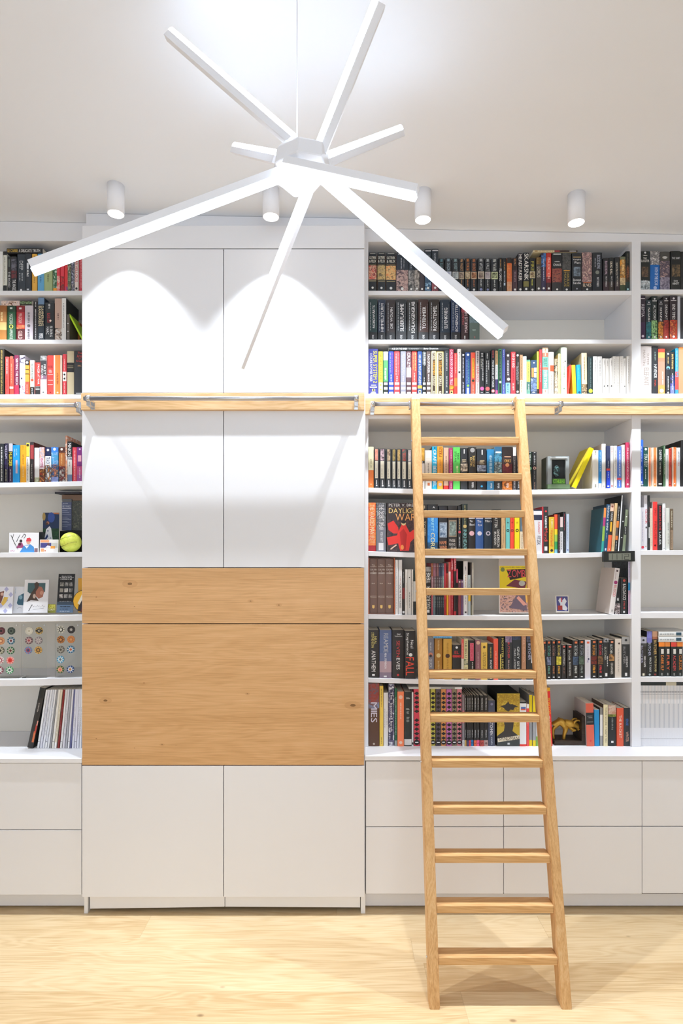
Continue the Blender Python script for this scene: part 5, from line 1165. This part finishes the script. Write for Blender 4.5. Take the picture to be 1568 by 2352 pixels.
# figurine box
bx = empty('toy_box', (X(1283), YS, Z(1122.8)+.0004)); tag(bx, 'grey and dark green window box with green lettering, left of the slanting yellow book', 'box')
def bpx(nm, x0, x1, y0, y1, d0, d1, c, bev=.0005): return box(nm, X(x0, YS), X(x1, YS), YS+d0, YS+d1, Z(y1, YS)+.0004, Z(y0, YS), mat(c), bx, bev)
bpx('carton', 1258.3, 1307.3, 1048, 1122.6, .024, .1, '4c5444')
for q in ((1258, 1267.5, 1047.5, 1112), (1299.5, 1307.5, 1047.5, 1112), (1267.6, 1299.4, 1047.5, 1055)): bpx('frame', *q, .004, .0238, '9ea5a6')
bpx('pediment', 1264, 1303, 1050, 1053, .0, .0038, 'c8cccb'); bpx('window', 1267.7, 1299.3, 1055.1, 1099, .014, .0236, '0c1112')
o = bpx('name_plate', 1269, 1298, 1099.3, 1112, .0, .0235, '4c7a34')
P = Print(29*YS/F, 12.7*YS/F, 12.7*YS/F, -.012); P.text('90e030', 'CTHULHU', .06, .15, .94, .85); P.done('lettering', o)
bpx('base_plate', 1257, 1308, 1112.3, 1122.6, -.002, .0236, '68805c')
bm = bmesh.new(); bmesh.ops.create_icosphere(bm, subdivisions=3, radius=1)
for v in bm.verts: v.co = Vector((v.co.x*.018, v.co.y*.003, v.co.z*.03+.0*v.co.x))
o = mesh_obj('figure_blob', bm, picmat('~1c3c3c~080c0c~70a0a0'), bx, (0, .0105, .094), True)  # dark mottled blob standing in for the boxed figure
# slanting yellow book
o = make_book(10.5*PXM, 100*PXM, .13, 'f4e000', [], False, 'e0c830'); a = math.radians(24.5)
o.rotation_euler = (0, a, 0); o.location = (X(1325)-5.2*PXM*math.cos(a), YB+.012, Z(1121.4)+5.25*PXM*math.sin(a)+.0003)
tag(o, 'bright yellow paperback slanting against the white books, first shelf below the rail', 'book')
# digital clock hooked on the shelf edge
cw, chh = 72.5*PXM, 24*PXM
bm = bmesh.new(); bbox(bm, -cw/2, cw/2, 0, .016, 0, chh, .002)
ck = mesh_obj('digital_clock', bm, mat('20221f', .3)); ck.location = (X(1417.8), YB-.018, Z(1290)); ck.rotation_euler = (0, -.016, 0)
tag(ck, 'small black digital clock clipped to the shelf edge beside the divider', 'clock')
P = Print(cw, chh, chh, -.0003); P.rect('74776a', .17, .2, .86, .86); lc = '2c2e28'
for u in (.28, .42, .585): P.rect(lc, u, .27, u+.016, .8)
P.rect(lc, .66, .27, .80, .31); P.rect(lc, .787, .29, .803, .52); P.rect(lc, .66, .51, .80, .55); P.rect(lc, .655, .53, .671, .77); P.rect(lc, .66, .76, .80, .8)
P.done('display', ck)
# big slipcased set face out
def f(P):
    P.rect('c8a834', 0, 0, 1, .8); P.rect('~c8a834~a88428~dcc048', .01, .01, .99, .62); P.rect('e0c848', .0, .0, 1, .012)
    P.poly('3a3632', [(.14, .24), (.36, .21), (.5, .15), (.56, .2), (.68, .2), (.94, .245), (.78, .26), (.72, .31), (.6, .3), (.5, .34), (.38, .31), (.3, .27)])
    P.poly('3a3632', [(.28, .5), (.74, .5), (.72, .62), (.68, .7), (.98, .8), (.98, .84), (0, .84), (.02, .79), (.3, .7), (.34, .6)])
    P.rect('3c4240', 0, .84, 1, 1); P.poly('e0d4b8', [(.02, .84), (.98, .78), (.98, .85), (.04, .91)]); P.rect('d8dcdc', .46, .92, .56, .955)
    P.text('4a3c34', 'SANDMAN', .08, .8, .95, .875)
o = panel('boxed_set', 1141, 1193.2, 1593, 1716, YB+.014, .2, '1c1c1c', 'large olive and black boxed book set facing out between the ladder stiles', 'boxed set', f)
# gilt ram bookend on a dark stand
be = empty('ram_bookend', (X(1312, YS), YS, ZCR+.0003)); tag(be, 'gilt ram statue butting a dark L-shaped bookend stand, bottom shelf', 'bookend')
M_DARKW = woodmat('dark_stained_wood', '2a221c', '3c3028', '54443a', 'X', 1.5, knots=False)
box('stand_base', X(1274, YS), X(1347, YS), YS+.005, YS+.12, ZCR+.0004, Z(1703.5, YS), M_DARKW, be, .001)
box('stand_upright', X(1336.5, YS), X(1347, YS), YS+.005, YS+.12, Z(1703.5, YS), Z(1645.5, YS), M_DARKW, be, .001)
def skin(name, pts, edges, rad, m, parent, sub=2):
    me = bpy.data.meshes.new(name); p = parent.location
    me.from_pydata([(a-p[0], b-p[1], c-p[2]) for a, b, c in pts], edges, [])
    o = bpy.data.objects.new(name, me); link(o, parent); s = o.modifiers.new('s', 'SKIN'); s.use_smooth_shade = True
    for i, r in enumerate(rad): me.skin_vertices[0].data[i].radius = (r, r)
    me.skin_vertices[0].data[0].use_root = True
    u = o.modifiers.new('u', 'SUBSURF'); u.levels = sub; u.render_levels = sub; me.materials.append(m); return o
M_GILT = mat('c89a3c', .38, .55, key='gilt')
YR = YS+.06
def q(px, py, dy=0): return (X(px, YR), YR+dy, Z(py, YR))
pts = [q(1276, 1658, .012), q(1292, 1659, .004), q(1304, 1660, -.004), q(1316, 1662, -.008), q(1325, 1667, -.008), q(1329, 1678, -.008),
       q(1297, 1672, -.014), q(1292, 1684, -.018), q(1291, 1698, -.018), q(1300, 1673, .012), q(1298, 1685, .014), q(1297, 1698, .014),
       q(1309, 1673, -.014), q(1320, 1675, -.018), q(1309, 1677, -.018), q(1272, 1668, .014), q(1274, 1682, .02), q(1272, 1698, .02), q(1268, 1682, -.008), q(1270, 1698, -.008)]
skin('ram_body', pts, [(0, 1), (1, 2), (2, 3), (3, 4), (4, 5), (1, 6), (6, 7), (7, 8), (1, 9), (9, 10), (10, 11), (2, 12), (12, 13), (13, 14), (0, 15), (15, 16), (16, 17), (15, 18), (18, 19)],
     [.020, .020, .019, .018, .016, .010, .015, .009, .008, .014, .008, .007, .010, .006, .005, .012, .007, .006, .007, .006], M_GILT, be)
for dy in (-.027, .006):
    hp = [q(1322+10*math.cos(t), 1662-11*math.sin(t), dy) for t in [math.radians(165-i*29) for i in range(10)]]
    skin('horn', hp, [(i, i+1) for i in range(9)], [.0062-.00045*i for i in range(10)], M_GILT, be, 1)

# ---- left bookcase display shelves
SL6 = lambda x: 1268+sag_of(x, -417, 188.3, 1.8)
YC = YB+.02
def f(P):
    P.rect('f0eff2', 0, 0, 1, 1); P.poly('a04878', [(.24, .78), (.34, .5), (.44, .5), (.52, .76)]); P.poly('4a90d0', [(.36, .99), (.5, .66), (.72, .58), (.84, .72), (.86, .99)])
    P.poly('e8f0f8', [(.52, .66), (.6, .8), (.68, .64)]); P.disc('e0a890', .655, .48, .07); P.poly('e04450', [(.57, .44), (.6, .28), (.7, .25), (.75, .34), (.75, .44)]); P.rect('8a6a70', .86, .78, .97, .98)
    P.disc('3a3438', .4, .42, .05); P.disc('502838', .36, .58, .05)
    for i in range(5): P.poly('303036', [(.05+.03*i, .12+.1*i), (.07+.03*i, .12+.1*i), (.16+.04*i, .45+.1*i), (.15+.04*i, .45+.1*i)])
    P.poly('303036', [(.1, .3), (.15, .05), (.16, .06), (.12, .32)]); P.poly('303036', [(.24, .45), (.36, .1), (.37, .11), (.26, .46)]); P.poly('606068', [(.42, .25), (.5, .05), (.58, .12), (.5, .3), (.49, .28), (.56, .13), (.5, .09), (.43, .27)])
    P.text('c87898', 'SKI', .04, .88, .2, .95)
panel('autograph_card', 20.5, 88.5, 1223.5, SL6(50), YC, .002, 'e4e4e8', 'signed white photo card of an athlete in blue with a red cap, left bookcase', 'card', f, tilt=.03)
bm = bmesh.new(); bmesh.ops.create_uvsphere(bm, u_segments=28, v_segments=18, radius=.0365)
o = mesh_obj('baseball', bm, mat('c9c2ba', .6), None, (X(70, YC+.07), YC+.08, Z(1241, YC+.07)), True)
tag(o, 'pale baseball half hidden behind the signed white photo card', 'ball')
bm = bmesh.new(); cyl(bm, (0, 0, -.0365), (0, 0, -.0385), .014, n=20); mesh_obj('ball_holder', bm, mat('2a2a2a'), o)
o.location.z = Z(SL6(60), YC)+.0390
def f(P):
    P.rect('1a2c20', 0, 0, 1, 1); P.rect('1c3054', .0, 0, 1, .4); P.rect('~0c3020~204828', .0, .4, 1, 1); P.poly('b87048', [(.5, 0), (1, 0), (1, .04), (.6, .03)]); P.disc('34509a', .52, .12, .22, .13)
    P.poly('e4e4ea', [(.2, .42), (.42, .34), (.52, .4), (.6, .62), (.74, .98), (.4, .98), (.3, .66), (.08, .72)]); P.poly('2c3c70', [(.0, .74), (.28, .54), (.34, .6), (.06, .78)]); P.disc('a87058', .3, .26, .1); P.disc('a88c50', .06, .1, .1, .1); P.disc('4a2c20', .24, .28, .08)
    P.disc('2c3c70', .32, .46, .04); P.disc('2c3c70', .5, .64, .03)
panel('player_card', 98, 134.5, 1177.5, SL6(116), YC+.05, .003, '16261c', 'dark card with a white-uniformed ball player standing behind two smaller cards', 'card', f, tilt=.02)
o = panel('display_block', 89.5, 98, 1222, SL6(95), YC+.03, .05, '17181a', 'narrow black block between the signed card and the player card', 'block')
def f(P):
    P.rect('f0ece8', 0, 0, 1, 1); P.rect('f0a878', .03, .03, .5, .22); P.rect('e8e4e0', .5, .03, .98, .22); P.rect('4a4888', .03, .25, .62, .64); P.rect('c8c8c0', .62, .25, .97, .64); P.rect('e8a048', .58, .5, .84, .7)
    P.disc('6a4a48', .47, .36, .07); P.poly('e8e4ea', [(.3, .62), (.42, .46), (.58, .5), (.6, .66)]); P.rect('f0a070', .06, .7, .24, .95); P.disc('c06848', .3, .88, .04)
panel('player_card', 91, 133, 1239.5, SL6(110), YC, .006, 'ece8e4', 'small orange, blue and white player card in front of the tall dark one', 'card', f, tilt=.06)
# softball
bm = bmesh.new(); bmesh.ops.create_uvsphere(bm, u_segments=36, v_segments=24, radius=23.2*YC/F)
sb = mesh_obj('softball', bm, picmat('~dfe858~e8ee6a~d0dc48'), None, (X(162.5, YC+.05), YC+.05, Z(SL6(162), YC)+23.2*YC/F+.0006), True); tag(sb, 'bright yellow-green softball with dark stitching below the blue-grey box', 'ball')
bm = bmesh.new(); Rb = 23.2*YC/F
for k, (ph, lo, hi, zz) in enumerate(((.62, -1.2, 1.2, .55), (-.3, -1.25, 1.25, -.25))):
    for i in range(18):
        t = lo+(hi-lo)*i/17; d = Vector((math.sin(t*.75), -math.cos(t*.75), zz+.25*math.sin(t*1.4))).normalized(); u = Vector((.15, 0, 1)).cross(d).normalized().cross(d).normalized()
        cyl(bm, d*Rb*1.003-u*.0026, d*Rb*1.003+u*.0026, .00055, n=5)
mesh_obj('stitching', bm, mat('3c3c1c'), sb)
panel('display_block', 137.5, 187.5, 1219.5, SL6(170), YC+.115, .08, '151512', 'black block behind the yellow-green softball, carrying the blue-grey box', 'block')
# torn-open figure carton
tb = empty('figure_carton', (X(160, YC+.12), YC+.13, Z(1219.5, YC+.13)+.001)); tag(tb, 'blue-grey printed carton with its dark lid open above the softball', 'box')
yy_ = YC+.125
def cb(nm, x0, x1, y0, y1, d0, d1, m, bev=.0004): return box(nm, X(x0, yy_), X(x1, yy_), yy_+d0, yy_+d1, Z(y1, yy_)+.0012, Z(y0, yy_), m, tb, bev)
o = cb('printed_panel', 142, 164, 1153, 1219, .0, .002, mat('5c6484'))
P = Print(22*yy_/F, 66*yy_/F, 66*yy_/F, -.0014); P.text('c8ccdc', 'JASON', .08, .04, .62, .1); P.text('c8ccdc', 'HEYWARD', .08, .12, .92, .2)
P.rect('e8e8f0', .05, .22, .98, .235)
for i, v in enumerate((.3, .36, .44, .53, .57, .61, .68, .72, .8, .86)): P.rect('aab0c8', .06, v, .6+.35*((i*7) % 3)/2, v+.014); P.n -= 1
P.n += 1; P.done('printed_face', o)
cb('window', 164.5, 187, 1150, 1219, .004, .06, picmat('~5a5c58~404440~787868'))
cb('carton_back', 142.3, 164, 1146, 1219, .0022, .06, mat('6c6c70'))
cb('lid', 130, 186.5, 1130.5, 1135.5, -.02, .055, mat('34343e')); cb('lid_side', 140, 186.5, 1136, 1150, .01, .05, mat('8a6c58'))
# autograph shelf
SL7 = lambda x: 1408+sag_of(x, -417, 188.3, 1.0)
def f(P):
    P.rect('ecebf2', 0, 0, 1, 1)
    for i in range(5):
        for j in range(5):
            if (i+j) % 2: P.poly('b4b4d8', [(i/5+.1, j/5), (i/5+.2, j/5+.1), (i/5+.1, j/5+.2), (i/5, j/5+.1)]); P.n -= 1
    P.n += 1; P.poly('e8c058', [(.5, .62), (.62, .38), (.8, .4), (.7, .6), (.58, .72)]); P.poly('7a4a40', [(.3, .7), (.42, .2), (.6, .16), (.58, .36), (.5, .6)]); P.disc('d8b0a0', .52, .28, .07)
panel('autograph_card', -25, 27.5, 1347.5, 1409.5, YC+.03, .003, 'e8e8f0', 'chequered lavender and white postcard, cut by the left frame edge', 'card', f, tilt=.1)
def f(P):
    P.rect('ececf0', 0, 0, 1, 1); P.poly('3c6478', [(.25, .62), (.35, .35), (.7, .25), (.85, .06), (.92, .2), (.98, .6), (.7, .7), (.35, .68)]); P.disc('7a5048', .82, .56, .1); P.disc('88b0c0', .5, .4, .12, .08)
    P.lines('6aa0c0', .1, .06, .14, .25); P.poly('404850', [(.3, .82), (.45, .77), (.62, .8), (.62, .806), (.45, .778), (.3, .828)])
panel('autograph_card', 29, 62, 1347.5, 1409, YC+.05, .003, 'e6e6ec', 'white postcard with a blue-clad figure, partly behind the larger signed print', 'card', f, tilt=.1)
def f(P):
    P.rect('e6e4e6', 0, 0, 1, 1); P.rect('466468', .14, .1, .86, .36); P.poly('466468', [(.14, .36), (.86, .36), (.76, .42), (.24, .42)])
    P.poly('a86c58', [(.42, .3), (.56, .2), (.72, .22), (.82, .36), (.78, .52), (.62, .58), (.5, .5)]); P.disc('c89078', .72, .4, .07, .06); P.poly('4c3c34', [(.12, .68), (.3, .4), (.44, .24), (.4, .12), (.5, .06), (.6, .12), (.58, .24), (.48, .36), (.5, .52), (.62, .64), (.3, .62)])
    P.disc('c8b0a0', .43, .5, .06, .07); [P.poly('3c3c40', [(.34+.07*i, .8+.02*(i % 2)), (.38+.07*i, .76+.03*(i % 3)), (.385+.07*i, .768+.03*(i % 3)), (.345+.07*i, .808+.02*(i % 2))]) for i in range(8)]; P.poly('3c3c40', [(.4, .9), (.85, .86), (.85, .866), (.4, .906)])
    P.poly('3c3c40', [(.22, .94), (.36, .74), (.37, .75), (.24, .95)])
panel('autograph_print', 52.5, 108.5, 1331.5, 1407.6, YC+.02, .006, 'dcdadc', 'large signed white print of two portraits on a teal ground, left bookcase', 'print', f, tilt=.11)
def f(P):
    P.rect('b8b040', 0, 0, 1, 1); P.rect('8a8a30', 0, .7, 1, 1); P.text('eeea70', 'COM', .05, .05, .95, .45); P.text('f0f0e0', 'E DAY', .05, .5, .95, .75)
panel('paper_sign', 105, 127, 1388, 1407.6, YC+.035, .002, 'b0a83c', 'small olive and yellow lettered card between print and black leaflet', 'card', f, tilt=.05)
def f(P):
    P.rect('1e1e20', 0, 0, 1, 1); P.rect('5c7490', 0, .8, 1, 1); P.rect('3a4858', 0, .72, 1, .8); P.lines('d8d8d8', .2, .05, .8, .07, 'h'); P.lines('d8d8d8', .08, .085, .92, .105, 'h'); P.lines('f4f4f4', .14, .12, .84, .15, 'h')
    k = random.Random(3)
    for r in range(3):
        for c in range(3):
            P.rect(k.choice(('~484848~c8c0b0', '~5a4a48~e8e4dc', '~383838~a8a4a0')), .12+.28*c, .22+.155*r, .12+.28*c+.22, .22+.155*r+.1)
    P.lines('c8c8c8', .15, .7, .85, .715, 'h'); P.lines('20242c', .2, .83, .85, .86, 'h'); P.lines('20242c', .2, .9, .7, .92, 'h'); P.lines('e0e4e8', .2, .96, .8, .975, 'h')
panel('leaflet', 129.5, 167.5, 1318, 1407.2, YC+.02, .002, '1e1e20', 'tall black leaflet with rows of small pictures and a blue foot', 'leaflet', f, tilt=.12)
def f(P):
    P.disc('e8b030', .5, .5, .49); P.poly('2a2024', [(.2, .95), (.3, .45), (.5, .3), (.7, .35), (.85, .8), (.7, .97)]); P.poly('e8e0cc', [(.2, .6), (.45, .1), (.75, .06), (.8, .14), (.5, .25), (.3, .66)]); P.disc('8a3c34', .62, .42, .09); P.poly('6a2420', [(.35, .98), (.4, .75), (.6, .7), (.75, .97)])
bm = bmesh.new(); cyl(bm, (0, 0, .058), (0, .004, .058), .058, n=40)
o = mesh_obj('round_badge', bm, mat('3a2c10')); o.location = (X(191, YC), YC+.01, Z(1407.4, YC)+.0012); tag(o, 'round amber picture disc with a dark figure, partly hidden by the tall cabinet', 'badge')
P = Print(.114, .114, .115, -.0003); f(P); P.done('printed_face', o)
panel('amber_card', 179.5, 197, 1328, 1407.4, YC+.03, .004, 'dca030', 'plain amber upright card behind the round picture disc', 'card')

# chip display frames
M_ACRYL = bpy.data.materials.new('clear_acrylic'); M_ACRYL.use_nodes = True
b_ = M_ACRYL.node_tree.nodes['Principled BSDF']; b_.inputs['Transmission Weight'].default_value = 1; b_.inputs['Roughness'].default_value = .03; b_.inputs['IOR'].default_value = 1.2; b_.inputs['Base Color'].default_value = (.97, .98, .97, 1)
for i, (a, b, lab) in enumerate(((-16, 43.5, 'clear acrylic chip holder at the left frame edge'), (50, 107, 'clear acrylic chip holder with six chips, middle of three'), (127, 184, 'clear acrylic chip holder nearest the tall cabinet'))):
    fr = empty('chip_display', (X((a+b)/2, YC), YC+.012, Z(1558, YC)+.001)); tag(fr, lab, 'display stand', 'clear chip displays, left bookcase')
    yq = YC+.012
    box('acrylic_panel', X(a, yq), X(b, yq), yq, yq+.003, Z(1556.5, yq), Z(1432, yq), M_ACRYL, fr, .0004)
    box('acrylic_foot', X(a, yq), X(b, yq), yq+.004, yq+.05, Z(1557.6, yq), Z(1556, yq), M_ACRYL, fr, .0002)
    for u in (a+5, b-5):
        bm = bmesh.new(); cyl(bm, (X(u, yq)-fr.location[0], -.002, Z(1436, yq)-fr.location[2]), (X(u, yq)-fr.location[0], 0, Z(1436, yq)-fr.location[2]), .0035, n=12)
        mesh_obj('screw', bm, M_CHROME, fr)
CH = [(3.5, 1449, '5a3038', '8a5058', '2a2426'), (2.5, 1472, 'e0a878', 'c07048', 'f0c8a0'), (2, 1494, '6a6c58', 'd8d4c0', '4a4c3c'), (1, 1516.5, 'e8d8d4', 'a04858', 'f0ece8'), (0, 1539, '8a3c4c', 'f0f0ee', 'c8d8d0'),
      (26.5, 1449, '34403c', '6a786c', '283430'), (26, 1471.5, '24647c', 'd8dce4', '7c3c40'), (25, 1494, '2c7048', 'e0d8cc', '6a3830'), (24, 1516.5, 'f0b0a8', 'e03c34', 'c82c28'), (22.7, 1539, '409860', 'eef2ec', '5a6a60'),
      (67.5, 1449, 'd4cebc', 'e4e0d4', 'c8c0a8'), (67, 1471, '6a5058', 'd8b8b4', 'a84c50'), (65.5, 1493.5, '78a0cc', 'b85868', '3c4878'), (90.5, 1448.5, 'd4b46c', '2c2824', 'e8dcc0'), (89, 1471, '8a8084', 'd0c4c0', 'b0a4a4'), (88.5, 1493, 'e0b464', '6a4830', 'c09048'),
      (140.5, 1446, 'dedacb', '3a3a34', 'e8e4d8'), (140, 1469, 'c08040', '6a3c24', 'd89858'), (140, 1492, '6c6860', 'b8b4a8', '504c44'), (139.3, 1514.5, '4c98bc', 'e0ecf0', '6a7a80'), (138.8, 1537.5, '3c6c40', 'f0b090', 'e08060'),
      (164, 1446, '2c282a', '4a4646', 'b8b4b0'), (163.5, 1468.5, 'd88c50', 'c07840', 'e0a068'), (163, 1491.5, '2c7098', 'dce4ec', 'c86838'), (162, 1537, '284878', 'dce0ec', 'c89058')]
for i, (x, y, c1, c2, c3) in enumerate(CH):
    Yc = YC+.0115; r = 8.6*Yc/F; bm = bmesh.new(); cyl(bm, (0, -.0034, 0), (0, 0, 0), r, n=32)
    o = mesh_obj('poker_chip', bm, mat(c1)); o.location = (X(x, Yc), Yc, Z(y, Yc))
    P = Print(2*r, 2*r, r, -.0036)
    for k in range(8):
        t = k*math.pi/4; P.poly(c2, [(.5+.47*math.cos(t+s), .5+.47*math.sin(t+s)) for s in (-.14, .14)]+[(.5+.36*math.cos(t+s), .5+.36*math.sin(t+s)) for s in (.14, -.14)]); P.n -= 1
    P.n += 1; P.disc(c2, .5, .5, .3); P.disc(c3, .5, .5, .17)
    if i == 13: P.rect('2c2824', .06, .36, .94, .64); P.text('f0e8d0', '10', .3, .4, .7, .6)
    P.done('printed_face', o)
    colr = 1+[j for j, q_ in enumerate(((0, 15), (15, 45), (45, 80), (80, 110), (110, 152), (152, 190))) if q_[0] <= x < q_[1]][0]
    rown = int(round((y-1448)/22.5))
    holder = ('left', 'middle', 'right')[(colr-1)//2]; side = ('left', 'right')[(colr-1) % 2]
    tag(o, f"{cname(c1)} gaming chip in the {holder} clear holder, {side} column, {NAV[rown]} from top", 'chip', 'gaming chips in clear holders')
